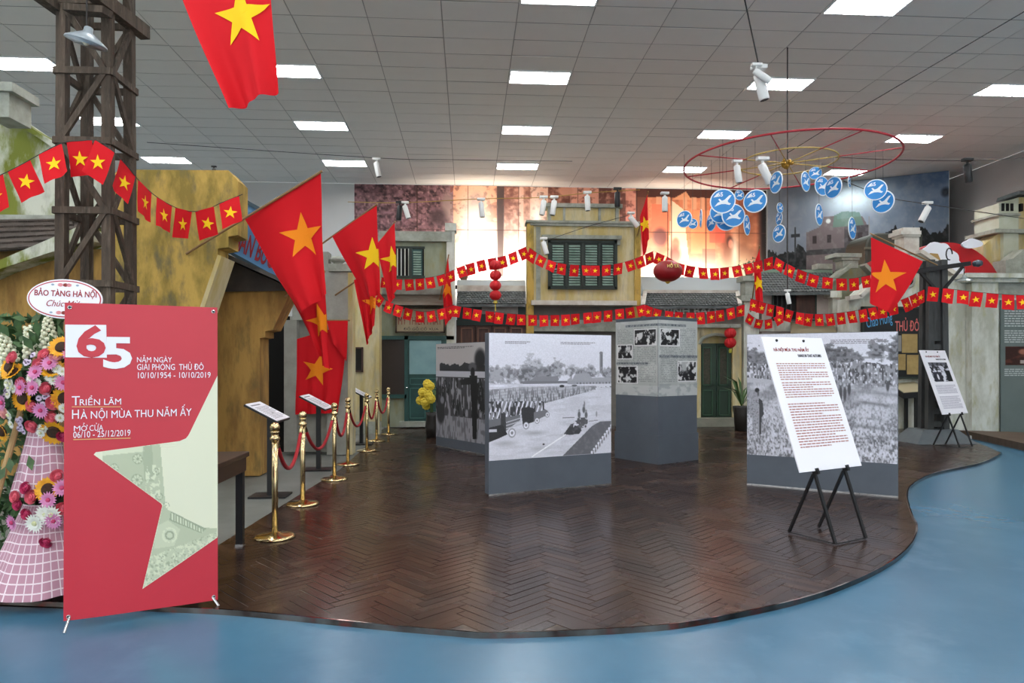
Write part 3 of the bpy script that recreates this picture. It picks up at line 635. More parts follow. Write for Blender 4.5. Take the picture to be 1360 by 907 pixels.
a = MB(); framed(a, 728, 319, 820, 384, Y - .03, .05, 3.5)
for x in (750.5, 772.5, 795): a.fb(x, 321, x + 3, 383, Y - .08, .05)
a.fb(729, 353, 819, 356, Y - .08, .05); a.build('window_frame', M_frame, wn)
for x0, x1 in ((732, 750), (754, 772), (776, 794.5), (798.5, 816)): louvre_leaf(t, x0, 323, x1, 381, Y - .06, M_shutter, 16)
a = MB(); a.fb(706, 399, 846, 405, Y - .2, .4); a.build('floor_band', mat('whitewash', '#d6d3c9'), t)
MB().fb(699, 403, 709, 567, Y - .06, .2).build('pillar', M_yell, t); MB().fb(841, 403, 851, 567, Y - .06, .2).build('pillar', M_yell, t)
MB().fb(709, 405, 842, 567, Y + .3, .1).build('recessed_wall', mat('recess_grey', '#7c7770', .85, col2='#69655f', scale=3), t)
MB().fb(709, 425, 842, 440, Y + .1, .15).build('fascia', M_stone, t)
# F4 tiled shop with green doors
t = thing('arched_shop', 'shop with grey tiled roof, letter sign and arched ochre doorway with green doors', 'building', (RX(918, Y), Y, 0))
MB().fb(853, 368, 984, 392, Y + .75, .2).build('upper_wall', mat('pale_blue_wall', '#c3cacb', .8), t)
MB().fb(857, 385, 980, 390, Y + .55, .25).build('ridge_cap', mat('whitewash', '#d6d3c9'), t)
a = MB(); e0, e1, r0, r1 = on(854, 407, Y - .3), on(983, 406, Y - .3), on(857, 389, Y + .62), on(979, 389, Y + .62)
a.add([e0, e1, r1, r0, e0 - Vector((0, 0, .06)), e1 - Vector((0, 0, .06))], [(0, 1, 2, 3), (0, 4, 5, 1)]); rfo = a.build('roof', M_tile, t)
a = MB(); roof_scales(a, e0, e1, r0, r1, 30, 7, .022); stuff(a.build('roof_tiles', M_tile, rfo))
a = MB(); a.bar(e0, r0, .09, .12); a.bar(e1, r1, .09, .12); a.build('verge', mat('whitewash', '#d6d3c9'), t)
fs = MB().fb(853, 406, 985, 432, Y - .12, .15).build('fascia', mat('fascia_brown', '#6d675e', .8, col2='#5b554d', scale=3), t)
text('lettering', 'VINH BAO', fY(880, 417, Y - .12), 0, 0, RX(951, Y) - RX(880, Y), .16, mat('letter_grey', '#c9cac2', .7), fs, .004, .02, thin=.02)
a = MB(); a.fb(853, 430, 984, 435, Y - .14, .3); a.build('string_course', M_stone, t)
# arched wall
import itertools
arch = [(851, 567), (851, 434), (986, 434), (986, 567), (973, 567), (973, 456)] + [(951.5 + 21.5 * math.cos(k * math.pi / 10), 456 - 14 * math.sin(k * math.pi / 10)) for k in range(1, 10)] + [(930, 456), (930, 567)]
MB().fb(853, 434, 931, 567, Y, .3).build('wall', M_pale, t); MB().fb(973, 434, 985, 567, Y - .02, .32).build('wall', M_pale, t)
MB().fprism([(930, 434), (974, 434), (974, 458)] + [(951.5 + 22 * math.cos(k * math.pi / 10), 458 - 12 * math.sin(k * math.pi / 10)) for k in range(1, 10)] + [(930, 458)], Y, .3).build('arch', M_pale, t)
a = MB(); a.tube([on(951.5 + 22 * math.cos(k * math.pi / 12), 457 - 13 * math.sin(k * math.pi / 12), Y - .02) for k in range(13)], .04, 6); a.build('arch_moulding', M_stone, t)
MB().fb(929, 440, 975, 458, Y + .15, .05).build('fanlight', M_pale, t)
for x0, x1 in ((930, 951), (952, 973)):
    d = MB().fb(x0, 456, x1, 556, Y + .05, .06).build('door_leaf', M_dgreen, t)
    a = MB(); framed(a, x0 + 3, 461, x1 - 6, 512, Y + .05, .03, 1.3); a.build('moulding', mat('green_mould', '#2e4f38', .5), d)
    MB().fb(x0 + 4.5, 463, x1 - 7.5, 510, Y + .04, .012).build('lattice', mat('lattice_brown', '#4a4236', .7, col2='#26301f', scale=22), d)
    a = MB(); framed(a, x0 + 3, 518, x1 - 4, 552, Y + .05, .03, 1.3); a.build('moulding', mat('green_mould', '#2e4f38', .5), d)
MB().fb(853, 556, 984.5, 567, Y - .3, .5).build('door_step', mat('step_pale', '#8f8f80', .8, col2='#7c7d70', scale=4), t)
# F5 white pier and tiled lean-to
t = thing('white_pier', 'slim white plastered pier with capital right of arched shop', 'building', (RX(998, Y), Y, 0))
MB().fb(988, 400, 1008, 567, Y - .1, .4).build('shaft', M_lime, t); a = MB(); a.fb(985, 392, 1011, 400, Y - .16, .5); a.fb(990, 372, 1005, 392, Y, .3); a.fb(987, 366, 1008, 373, Y - .06, .4); a.build('capital', M_stone, t)
picture_shrub(995, 366, Y + .1, 'grey-leaved potted shrub on the white pier beside thin flag', .3, 9)
t = thing('lean_to_house', 'pinkish house with grey tiled roof, dark window and khaki awning', 'building', (RX(1058, Y), Y, 0))
MB().fb(1012, 386, 1104, 567, Y, .3).build('wall', mat('pinkish_plaster', '#b3a8a0', .9, col2='#a3978f', scale=3), t)
a = MB(); e0, e1, r0, r1 = on(1012, 389, Y - .3), on(1103, 388, Y - .3), on(1010, 361, Y + .9), on(1103, 361, Y + .9)
a.add([e0, e1, r1, r0, e0 - Vector((0, 0, .06)), e1 - Vector((0, 0, .06))], [(0, 1, 2, 3), (0, 4, 5, 1)]); rfo = a.build('roof', M_tile, t)
a = MB(); roof_scales(a, e0, e1, r0, r1, 22, 9, .022); stuff(a.build('roof_tiles', M_tile, rfo))
MB().fb(1008, 358, 1106, 363, Y + .8, .25).build('ridge_cap', mat('green_ridge', '#7f9480', .8), t)
wn = MB().fb(1028, 389, 1057, 424, Y - .02, .05).build('window', M_dark, t)
for x in (1032, 1038, 1044, 1050): MB().fb(x, 390, x + 1.5, 423, Y - .05, .03).build('window_bar', M_black, wn)
MB().fb(1058, 391, 1083, 423, Y - .04, .05).build('window_board', M_brownp, t)
a = MB(); framed(a, 1026, 387, 1085, 426, Y - .02, .04, 2); a.build('window_frame', M_frame, t)
a = MB(); a.hexa([on(1050, 444, Y - .75), on(1112, 442, Y - .75), on(1106, 428, Y), on(1050, 428, Y), on(1050, 443, Y - .75), on(1112, 441, Y - .75), on(1106, 427, Y), on(1050, 427, Y)]); a.build('awning', mat('khaki_canvas', '#7d7157', .85), t)
MB().fb(1009, 424, 1050, 440, Y - .05, .1).build('white_band', M_lime, t)
a = MB(); a.fb(1103, 386, 1118, 395, Y - .3, .3); a.fb(1106, 395, 1116, 440, Y - .2, .2); a.fb(1100, 425, 1112, 445, Y - .22, .2); a.build('bracket', M_lime, t)
# F5b chimney house
t = thing('chimney_house', 'grey-green wall with broad chimney stack behind the string of paper flags', 'building', (RX(1128, Y + .3), Y + .3, 0))
MB().fprism([(1106, 567), (1106, 371), (1128, 352), (1146, 352), (1158, 372), (1158, 567)], Y + .32, .4).build('wall', M_limeg, t)
a = MB(); a.bar(on(1100, 374, Y + .25), on(1129, 352, Y + .25), .3, .08); a.bar(on(1145, 352, Y + .25), on(1160, 368, Y + .25), .3, .08); a.build('coping', M_stone, t)
a = MB(); a.fb(1120, 340, 1140, 356, Y + .3, .35); a.fb(1110, 336, 1145, 341, Y + .2, .5); a.fb(1118, 341, 1142, 345, Y + .25, .4); a.build('chimney', M_stone, t)
a = MB(); a.fb(1086, 350, 1106, 357, Y + 1.3, .3); a.build('roof_block', M_stone, t)
# dark green tank behind
p = on(1176, 372, 17.2); t = thing('green_tank', 'dark green rounded tank behind the large flag at right', 'tank', (p.x, p.y, 0))
a = MB(); w_ = RX(1202, 17.2) - RX(1150, 17.2); zt = RZ(1176, 309, 17.2)
a.prism([(p.x - w_ / 2, 0), (p.x + w_ / 2 + .5, 0), (p.x + w_ / 2 + .5, zt)] + [(p.x - w_ / 2 + .35 - .35 * math.sin(k * math.pi / 12), zt - .35 + .35 * math.cos(k * math.pi / 12)) for k in range(7)], 17.2, 18.2)
bevel(a.build('body', mat('tank_green', '#3a3f36', .5), t), .05); a = MB(); a.fb(1149, 328, 1203, 331, 17.17, .05); a.fb(1149, 350, 1203, 353, 17.17, .05); a.build('band', mat('tank_band', '#5d6353', .5), t)
# F6 white gabled house
Y = 14.8
t = thing('gabled_house', 'white weathered gable house with square chimney and round vent behind the power pole', 'building', (RX(1200, Y), Y, 0))
MB().fprism([(1128, 572), (1128, 396), (1140, 394), (1156, 378), (1190, 346), (1200, 336), (1222, 336), (1262, 362), (1264, 572)], Y, .5).build('wall', M_lime, t)
a = MB(); a.bar(on(1126, 396, Y - .08), on(1141, 394, Y - .08), .2, .09); a.bar(on(1140, 395, Y - .08), on(1202, 334, Y - .08), .2, .09); a.bar(on(1220, 334, Y - .08), on(1266, 364, Y - .08), .2, .09); a.build('coping', mat('whitewash', '#d6d3c9'), t)
a = MB(); a.fb(1201, 310, 1221, 338, Y, .35); a.fb(1197, 306, 1224, 311, Y - .06, .47); a.fb(1200, 302, 1222, 306, Y - .03, .4); a.fb(1199, 311, 1223, 314, Y - .03, .4); a.build('chimney', mat('whitewash', '#d6d3c9'), t)
c = on(1206, 372, Y - .02); a = MB(); a.tube([c + Vector((.15 * math.cos(k * math.pi / 10), 0, .15 * math.sin(k * math.pi / 10))) for k in range(20)], .035, 6, True); a.build('vent_ring', M_stone, t)
a = MB(); a.lathe([(.13, -.01), (.13, .01)], c, 16, (0, 1, 0)); a.build('vent_hole', M_dark, t)
# notice board
fr = fY(1145, 503, Y - .12)
bw, bh = RX(1224, Y) - RX(1145, Y), RZ(1185, 408, Y) - RZ(1185, 503, Y)
t = thing('notice_board', 'black notice board with pink and blue lettering and pinned yellow papers', 'notice board', fr.O)
fr.box(MB(), 0, 0, bw, bh, -.05, 0).build('board', mat('blackboard', '#1a1d1e', .6), t)
a = MB()
for q in ((0, 0, bw, .04), (0, bh - .04, bw, bh), (0, 0, .04, bh), (bw - .04, 0, bw, bh)): fr.box(a, *q, 0, .03)
a.build('frame', M_frame, t)
text('lettering', 'THỦ ĐÔ', fr, bw * .55, bh * .66, bw * .40, bh * .19, M_neon_r, t, thin=.01)
text('lettering', 'Chào Mừng', fr, bw * .10, bh * .66, bw * .44, bh * .20, M_neon_b, t, shear=.3, rot=.22)
M_old = mat('aged_paper', '#b59b64', .8, col2='#9c8350', scale=5)
for i, (x0, y0, x1, y1) in enumerate(((.66, .36, .92, .62), (.55, .38, .65, .60), (.56, .12, .72, .34), (.74, .06, .94, .33), (.50, .10, .55, .3))):
    d = .008 + .002 * i; o = fr.box(MB(), bw * x0, bh * y0, bw * x1, bh * y1, d, d + .004).build('pinned_paper', M_old if i != 1 else mat('grey_paper', '#8f8d8a', .8), t)
# slanted display table behind the right panel
p = gnd(1212, 571); t = thing('display_lectern', 'black display stand with sloping cream page, beneath the notice board', 'stand', p)
a = MB(); a.hexa([p + Vector(q) for q in ((-.34, -.2, .70), (.26, -.2, .74), (.26, .3, .9), (-.34, .3, .86), (-.34, -.2, .82), (.26, -.2, .86), (.26, .3, 1.04), (-.34, .3, 1.0))]); a.build('case', M_black, t)
a = MB(); a.hexa([p + Vector(q) for q in ((-.32, -.18, .83), (.24, -.18, .87), (.24, .28, 1.045), (-.32, .28, 1.005), (-.32, -.18, .84), (.24, -.18, .88), (.24, .28, 1.055), (-.32, .28, 1.015))]); a.build('page', mat('cream_page', '#b9ad8c', .6), t)
for x, y in ((0, -.12), (0, .22)): MB().box(p.x + x - .03, p.y + y - .03, 0, p.x + x + .03, p.y + y + .03, .76).build('leg', M_black, t)
# power pole
p = gnd(1240, 587); d0 = FPX * EYE / (587 - HY)
t = thing('power_pole', 'dark concrete power pole with black crossarm and glass lamp', 'pole', (p.x, p.y, 0))
M_pole = mat('dark_concrete', '#4b4d4c', .85, col2='#353737', scale=5, stretch=(2, 2, .4), bump=.3)
zt = at(1240, 346, d0).z; z0 = .24
a = MB()
for sx in (-1, 1):
    for sy in (-1, 1): a.hexa([(p.x + sx * .155 - .055, p.y + sy * .1 - .05, z0), (p.x + sx * .155 + .055, p.y + sy * .1 - .05, z0), (p.x + sx * .155 + .055, p.y + sy * .1 + .05, z0), (p.x + sx * .155 - .055, p.y + sy * .1 + .05, z0), (p.x + sx * .12 - .055, p.y + sy * .09 - .05, zt), (p.x + sx * .12 + .055, p.y + sy * .09 - .05, zt), (p.x + sx * .12 + .055, p.y + sy * .09 + .05, zt), (p.x + sx * .12 - .055, p.y + sy * .09 + .05, zt)])
a.build('shaft', M_pole, t); a = MB()
for k in range(7): z = z0 + .05 + k * .24; MB().box(p.x - .12, p.y - .09, z, p.x + .12, p.y + .09, z + .10).build('rung', M_pole, t)
MB().box(p.x - .11, p.y - .085, z0 + 1.65, p.x + .11, p.y + .085, zt - .02).build('upper_web', M_pole, t)
a = MB(); h = .42; a.hexa([(p.x - .55, p.y - .35, 0), (p.x + .6, p.y - .35, 0), (p.x + .6, p.y + .4, 0), (p.x - .55, p.y + .4, 0), (p.x - .33, p.y - .2, .25), (p.x + .33, p.y - .2, .25), (p.x + .33, p.y + .25, .25), (p.x - .33, p.y + .25, .25)]); a.build('plinth', mat('plinth_grey', '#62696c', .7, col2='#565d60', scale=4), t)
zc = at(1240, 357, d0).z; a = MB(); a.bar((p.x - .52, p.y - .17, zc - .08), (p.x + .58, p.y - .17, zc + .08), .07, .08); a.build('crossarm', M_black, t)
a = MB(); a.bar((p.x - .42, p.y - .17, zc - .05), (p.x - .06, p.y - .17, zc - .42), .045); a.bar((p.x + .44, p.y - .17, zc + .02), (p.x + .08, p.y - .17, zc - .40), .045); a.build('brace', M_black, t)
lx = p.x + .47; a = MB(); a.tube([(lx, p.y - .17, zc + .02), (lx, p.y - .17, zc - .16)], .008, 6); a.build('lamp_wire', M_black, t)
a = MB(); a.lathe([(.15, -.03), (.13, 0), (.05, .025), (.03, .07), (.025, .09)], (lx, p.y - .17, zc - .22), 16); a.build('lamp_shade', mat('glass_shade', '#9aa4a2', .15, spec=.8), t)
a = MB(); a.lathe([(.02, 0), (.05, .02), (.07, .1), (.05, .16)], (p.x + .62, p.y - .2, zc + .07), 14, (1, 0, .1)); a.build('insulator', mat('blue_black', '#31404a', .3), t)
a = MB(); a.tube([(p.x + .22 + .06 * math.cos(k * .55), p.y - .12, zc + .26 + .11 * math.sin(k * .55)) for k in range(10)], .012, 6); a.build('hook', M_black, t)
# F7 right corner building with info panel
Y = 14.0
t = thing('corner_building', 'whitish stained corner building with flat cornice and grey-green information panel', 'building', (RX(1330, Y), Y, 0))
MB().fb(1288, 372, 1470, 578, Y, .5).build('wall', M_lime, t); MB().fprism([(1256, 372), (1290, 372), (1290, 580), (1256, 580)], Y + .1, .4).build('wall', M_lime, t)
MB().fb(1291, 374, 1326, 576, Y - .1, .12).build('pilaster', M_lime, t)
a = MB(); a.fb(1284, 363, 1480, 369, Y - .25, .8); a.fb(1288, 369, 1480, 375, Y - .16, .6); a.build('cornice', M_lime, t)
MB().fb(1326, 376, 1470, 396, Y - .02, .04).build('stained_frieze', M_stone, t)
fr = fY(1328, 575, Y - .03); pw, ph = RX(1420, Y) - RX(1328, Y), RZ(1345, 399, Y) - RZ(1345, 575, Y)
pn = fr.box(MB(), 0, 0, pw, ph, 0, .03).build('info_panel', mat('info_green', '#6a7571', .55, col2='#626d69', scale=2), t); pn['label'] = 'grey-green information panel with small photo'
a = MB(); words(a, fr, .08, ph * .80, pw * .93, ph * .93, 7, 4, .032); words(a, fr, .08, ph * .68, pw * .93, ph * .78, 6, 5, .032); words(a, fr, .08, ph * .43, pw * .93, ph * .49, 4, 6, .032); a.build('printed_text', mat('pale_print', '#b9c0bc', .7), pn)
cv = Cv(50, 40, (.22, .12, .10)); cv.put(np.clip((cv.n(7, 6, 3) - .5) * 4, 0, .6), (.45, .24, .18)); cv.ell(.30, .28, .09, .18, (.62, .40, .32), .4); cv.rect(.25, .74, .8, .92, (.75, .70, .66), .9); cv.rect(.72, 0, .8, .5, (.8, .8, .8), .7)
printed('photo_print', fr, .10, ph * .51, pw * .9, ph * .65, cv, pn, .034)
# brown kerb step at right
a = MB(); q0, q1 = gnd(1288, 580), gnd(1375, 600); dv = Vector((.1, .5, 0)); a.slab([(q0.x, q0.y), (q1.x, q1.y), (q1.x + 2, q1.y), (q1.x + 2, q1.y + 1.9), (q0.x, q0.y + .35)], -.03, .10)
struct(a.build('floor_step', mat('step_brown', '#5a4636', .6, col2='#463628', scale=4, stretch=(.6, 3, 1))))
a = MB(); a.bar((q0.x, q0.y - .04, .0), (q1.x + .6, q1.y - .18, .0), .05, .06); struct(a.build('trim_2', mat('white_edge', '#cfd0cc', .5)))
# F8 red barrel roof, clouds and bell tower
Y = 15.2
t = thing('red_barrel_roof', 'shiny red barrel-vaulted roof above the corner building', 'roof', (RX(1270, Y), Y, 0))
c0 = on(1258, 394, Y); rr = c0.z; rad = RX(1335, Y) - c0.x
pts = [(c0.x + rad * math.cos(k * math.pi / 24), c0.z - .15 + rad * math.sin(k * math.pi / 24)) for k in range(25)]
MB().prism([(c0.x + rad, c0.z - .6)] + pts + [(c0.x - rad, c0.z - .6)], Y, Y + 2.2).build('vault', mat('barrel_red', '#b01a20', .3), t)
def cloud(pts, name):
    c_ = [(sum(p[0] for p in pts) / len(pts)), (sum(p[1] for p in pts) / len(pts))]; out = []
    for i in range(len(pts)):
        p, q = pts[i], pts[(i + 1) % len(pts)]; mx_, my_ = (p[0] + q[0]) / 2 - c_[0], (p[1] + q[1]) / 2 - c_[1]; L = math.hypot(mx_, my_); bl_2 = math.hypot(q[0] - p[0], q[1] - p[1]) * .22
        for k in range(5): f = k / 5; g_ = math.sin(f * math.pi) * bl_2; out.append((p[0] + (q[0] - p[0]) * f + mx_ / L * g_, p[1] + (q[1] - p[1]) * f + my_ / L * g_))
    MB().fprism(out, Y - .12, .05).build(name, mat('cloud_white', '#dfe2ea', .6), t)
cloud([(1224, 366), (1222, 344), (1232, 327), (1250, 323), (1264, 332), (1274, 346), (1281, 362), (1270, 368)], 'cloud_trim'); cloud([(1278, 325), (1286, 319), (1297, 318), (1306, 324), (1300, 328)], 'cloud_trim')
MB().fprism([(1232, 345), (1236, 336), (1246, 337), (1250, 346), (1244, 352), (1234, 351)], Y - .15, .03).build('cloud_tan_patch', mat('tan_patch', '#9a7a44', .7), t)  # small brown shape inside the cloud cutout
Y = 15.6
t = thing('bell_tower', 'pale yellow tower with three small openings and overhanging roof at right edge', 'building', (RX(1350, Y), Y, 0))
MB().fprism([(1333, 372), (1333, 304), (1327, 303), (1327, 270), (1353, 262), (1353, 304), (1353, 372)], Y, .8).build('front_wall', mat('tower_lime', '#c6cabb', .85, col2='#b3b79d', scale=2), t)
MB().fb(1353, 262, 1385, 372, Y + .1, .8).build('side_wall', M_pale, t)
a = MB(); a.fb(1322, 304, 1385, 309, Y - .1, 1); a.fb(1326, 283, 1356, 286, Y - .05, .9); a.build('string_course', M_stone, t)
for x in (1331, 1337, 1343, 1356): MB().fb(x, 270, x + 3.4, 280, Y - .02, .1).build('opening', M_dark, t)
a = MB(); a.hexa([on(1323, 268, Y - .2), on(1354, 258, Y - .2), on(1388, 262, Y + .3), on(1370, 262, Y + 1), on(1325, 263, Y - .2), on(1354, 253, Y - .2), on(1388, 254, Y + .3), on(1370, 258, Y + 1)]); a.build('roof', M_tile, t)
a = MB(); a.fprism([(1306, 372), (1306, 326), (1326, 310), (1334, 310), (1334, 372)], Y + .1, .5); a.build('shoulder', M_pale, t)
a = MB(); a.fprism([(1336, 372), (1336, 345), (1346, 343), (1362, 330), (1385, 330), (1385, 372)], Y - .5, .4); a.build('parapet', M_stone, t)
# ================================================================== EXHIBITION PANELS
def panel(pl, pr, H, base, name, label, th=.11):
    """free-standing photo panel; pl/pr ground points of its picture face"""
    U = Vector((pr.x - pl.x, pr.y - pl.y, 0)); W = U.length; fr = Fr((pl.x, pl.y, 0), U, (0, 0, 1))
    t = thing(name, label, 'display panel', (pl.x, pl.y, 0))
    bevel(fr.box(MB(), 0, 0, W, H, -th, 0).build('panel_body', M_grey, t), .006)
    fr.box(MB(), 0, 0, W, .012, -th - .004, .004).build('floor_strip', M_steel, t)
    return t, fr, W
def gray(v, tint=(1.0, 1.0, 1.05)): return tuple(min(1, v * k) for k in tint)
# centre panel: parade ground photograph
t, fr, W = panel(gnd(649, 658), gnd(812, 643), 1.82, .38, 'photo_panel', 'grey panel with pale photograph of trucks and troops parading, centre of the floor')
NX, NY = 300, 280; cv = Cv(NX, NY, gray(.90)); X, Y_ = cv.X, cv.Y; fine = vnoise(NX, NY, 150, 140, 31); mid = cv.n(40, 36, 32); soft = cv.n(10, 9, 33)
cv.put(np.clip((Y_ - .05) * 2, 0, .35), gray(.84)); cv.rect(.897, .145, .925, .32, gray(.52)); cv.rect(.913, .15, .925, .32, gray(.42)); cv.ell(.911, .15, .017, .014, gray(.5))
def tree(cx, cy, rx, ry, g0, sd, thr=.42):
    d = np.sqrt(((X - cx) / rx) ** 2 + ((Y_ - cy) / ry) ** 2); nz = fbm(NX, NY, 46, 44, sd, 3); cv.put(np.clip((1.15 - d - (nz - .5) * 1.5) * 4, 0, 1) * .85, gray(g0)); cv.put(np.clip((1.0 - d) * 3, 0, 1) * np.clip((thr + .1 - nz) * 6, 0, .8), gray(g0 * .62))
for q in ((.05, .33, .08, .07, .60, 1), (.16, .33, .07, .07, .66, 2), (.34, .27, .075, .085, .72, 3), (.29, .33, .10, .06, .56, 4), (.52, .29, .075, .065, .62, 5), (.43, .33, .07, .055, .52, 6), (.66, .31, .07, .045, .70, 7), (.82, .31, .06, .05, .66, 8), (.97, .32, .06, .05, .58, 9), (.74, .33, .06, .04, .6, 10)): tree(*q)
cv.poly([(.30, .385), (.36, .345), (.54, .34), (.56, .385)], gray(.52)); cv.poly([(.54, .385), (.575, .335), (.615, .385)], gray(.88)); cv.poly([(.62, .375), (.68, .325), (.80, .32), (.83, .36), (1, .355), (1, .385), (.62, .39)], gray(.64)); cv.poly([(.66, .335), (.69, .32), (.66, .375)], gray(.88))
cv.rect(.24, .383, .62, .405, gray(.46)); cv.rect(.62, .385, 1, .425, gray(.62))
for k in range(11): cv.rect(.70 + k * .028, .395, .708 + k * .028, .413, gray(.36))
cv.put((Y_ > .41) * 1., gray(.84)); cv.rect(0, .40, .26, .43, gray(.80)); cv.ell(.07, .415, .10, .012, gray(.93), .8); cv.put((Y_ > .41) * np.clip((soft - .45) * 2, 0, .5), gray(.90))
bot = .565 - np.clip(X - .42, 0, 1) * .24; crowd = (Y_ > .425 + np.clip(.25 - X, 0, 1) * .07) & (Y_ < bot) & (X < .86); col_ = vnoise(NX, NY, 150, 34, 41); row = .5 + .5 * np.sin(Y_ * 260 + X * 30)
dep = np.clip((Y_ - .42) / .14, 0, 1); cv.put(crowd * .9, gray(.66)); cv.put(crowd * np.clip((col_ - .42) * 5, 0, 1) * (.35 + .55 * dep), gray(.33)); cv.put(crowd * np.clip((row - .75) * 3, 0, 1) * (col_ < .5) * .7, gray(.90)); cv.put(crowd * np.clip((.2 - dep) * 4, 0, .5), gray(.72))
cv.ell(.575, .425, .022, .012, gray(.18)); cv.ell(.68, .422, .025, .01, gray(.4)); cv.put((np.abs(Y_ - .437) < .004) * (X > .8) * (fine > .5), gray(.5))
# road sheen
st_ = fbm(NX, NY, 8, 40, 21, 3); cv.put((Y_ > bot) * np.clip((st_ - .5) * 2.2, 0, .35), gray(.72)); cv.ell(.36, .80, .12, .03, gray(.64), .9, .8); cv.ell(.12, .87, .12, .03, gray(.66), .9, .8); cv.ell(.38, .93, .11, .03, gray(.70), .9, .7); cv.put((np.abs(Y_ - (.99 - (X - .33) * .60)) < .006) & (X > .33) & (X < .66), gray(.98)); cv.ell(.425, .895, .01, .008, gray(.2))
# trucks with men
cv.poly([(0, .66), (.13, .64), (.24, .63), (.24, .69), (.13, .77), (.07, .82), (0, .84)], gray(.42)); cv.poly([(.24, .59), (.34, .575), (.42, .60), (.46, .625), (.45, .66), (.36, .70), (.26, .74)], gray(.45))
men = (X < .43) & (Y_ > .535 + X * .02) & (Y_ < .68 - X * .14); mv = vnoise(NX, NY, 90, 30, 51); hd = .5 + .5 * np.sin(X * 190 + Y_ * 60); cv.put(men, gray(.55)); cv.put(men * np.clip((mv - .45) * 6, 0, 1), gray(.22)); cv.put(men * np.clip((hd - .6) * 4, 0, 1) * (mv < .55), gray(.90))
cv.poly([(.09, .63), (.125, .63), (.13, .80), (.09, .82)], gray(.22)); cv.poly([(0, .74), (.10, .72), (.14, .80), (.07, .83), (0, .855)], gray(.17)); cv.poly([(.245, .60), (.30, .585), (.345, .60), (.345, .71), (.26, .73)], gray(.20)); cv.rect(0, .755, .06, .775, gray(.8))
for k in range(3): cv.put((np.abs(Y_ - (.705 + k * .025 - (X - .13) * .28)) < .004) * (X > .13) * (X < .25), gray(.75))
for x, y, r in ((.175, .79, .027), (.285, .735, .023), (.372, .70, .019), (.455, .655, .017)): cv.ell(x, y, r * 1.15, r * 1.5, gray(.25), .3); cv.ell(x, y, r, r * 1.3, gray(.92), .3); cv.ell(x, y, r * .45, r * .6, gray(.5), .4)
# jeep and riders
cv.poly([(.59, .82), (.65, .74), (.73, .73), (.74, .80), (.72, .825), (.64, .83)], gray(.24)); cv.poly([(.67, .74), (.71, .69), (.79, .69), (.80, .73), (.77, .77), (.73, .78)], gray(.34)); cv.put(((X > .67) & (X < .80) & (Y_ > .66) & (Y_ < .77)) * (vnoise(NX, NY, 70, 60, 61) > .62), gray(.85))
for x, y in ((.76, .625), (.72, .665), (.78, .67)): cv.ell(x, y, .015, .035, gray(.38), .4); cv.ell(x, y - .035, .009, .013, gray(.55), .3)
cv.ell(.765, .58, .006, .03, gray(.5)); cv.ell(.775, .765, .017, .022, gray(.8), .3); cv.ell(.775, .765, .009, .012, gray(.3), .3); cv.ell(.87, .665, .009, .03, gray(.6), .4); cv.put((np.abs(Y_ - .685) < .0035) & (X > .58) & (X < .68), gray(.5)); cv.put((np.abs(Y_ - (.725 - (X - .8) * .1)) < .0035) & (X > .8) & (X < .88), gray(.55))
cv.poly([(.58, 1), (.83, .765), (.90, .73), (1, .73), (1, .77), (.83, 1)], gray(.40)); cv.put(((X > .56) & (Y_ > .72)) * np.clip((mid - .5), 0, .25), gray(.62))
for k in range(10): x = .83 + k * .019; y = .985 - k * .024; cv.ell(x, y, .013, .016, gray(.92), .5); cv.ell(x + .012, y + .012, .006, .02, gray(.35), .5)
cv.poly([(.86, 1), (1, .82), (1, 1)], gray(.86), .9); cv.put(np.clip(np.abs(fine - .5) * .5, 0, .12), gray(.45))
printed('photograph', fr, .004, .385, W - .004, 1.815, cv, t, .002)
a = MB(); words(a, fr, .20, 1.70, .52, 1.735, 2, 3, .004, .6); words(a, fr, .92, 1.70, 1.40, 1.735, 2, 4, .004, .6); a.build('caption', M_ink, t)
# panel behind, left
pl = gnd(579, 592); pr_ = gnd(643, 604); U = (pr_ - pl).normalized(); pr2 = pl + U * 1.64
t, fr, W = panel(pl, pr2, 1.82, .14, 'photo_panel', 'panel with dark photograph of a helmeted soldier before a crowd, half hidden')
cv = Cv(150, 200, gray(.70, (1, .98, .98))); tl = .22 + (cv.n(10, 3, 3) - .5) * .12
cv.put((cv.Y > tl) & (cv.Y < .30) & (cv.X > .08), gray(.18)); cv.ell(.85, .17, .12, .13, gray(.13), .4)
cv.rect(0, .29, 1, .36, gray(.72)); b = cv.n(30, 8, 6); b2 = vnoise(150, 200, 40, 14, 7)
cv.put((cv.Y > .35) & (cv.Y < .78), gray(.24)); cv.put(((cv.Y > .36) & (cv.Y < .78)) * np.clip((b2 - .52) * 5, 0, 1), gray(.58)); cv.put(((cv.Y > .36) & (cv.Y < .75)) * (b < .42), gray(.08))
cv.put((cv.Y > .76), gray(.58)); cv.put((cv.Y > .74) * np.clip((vnoise(150, 200, 50, 18, 9) - .5) * 3, 0, .7), gray(.34))
cv.ell(.10, .72, .10, .16, gray(.16), .3); cv.ell(.13, .6, .05, .05, gray(.5), .4)
cv.poly([(.66, .33), (.80, .33), (.80, .62), (.79, .96), (.72, .97), (.70, .66)], gray(.06)); cv.ell(.715, .245, .085, .055, gray(.33), .3); cv.ell(.72, .30, .045, .06, gray(.09), .3); cv.poly([(.48, .38), (.70, .34), (.70, .42), (.5, .43)], gray(.08))
printed('photograph', fr, .004, .17, W - .004, 1.815, cv, t, .002)
a = MB(); words(a, fr, .06, 1.73, 1.2, 1.77, 2, 9, .004, .5); a.build('caption', M_inkd, t)
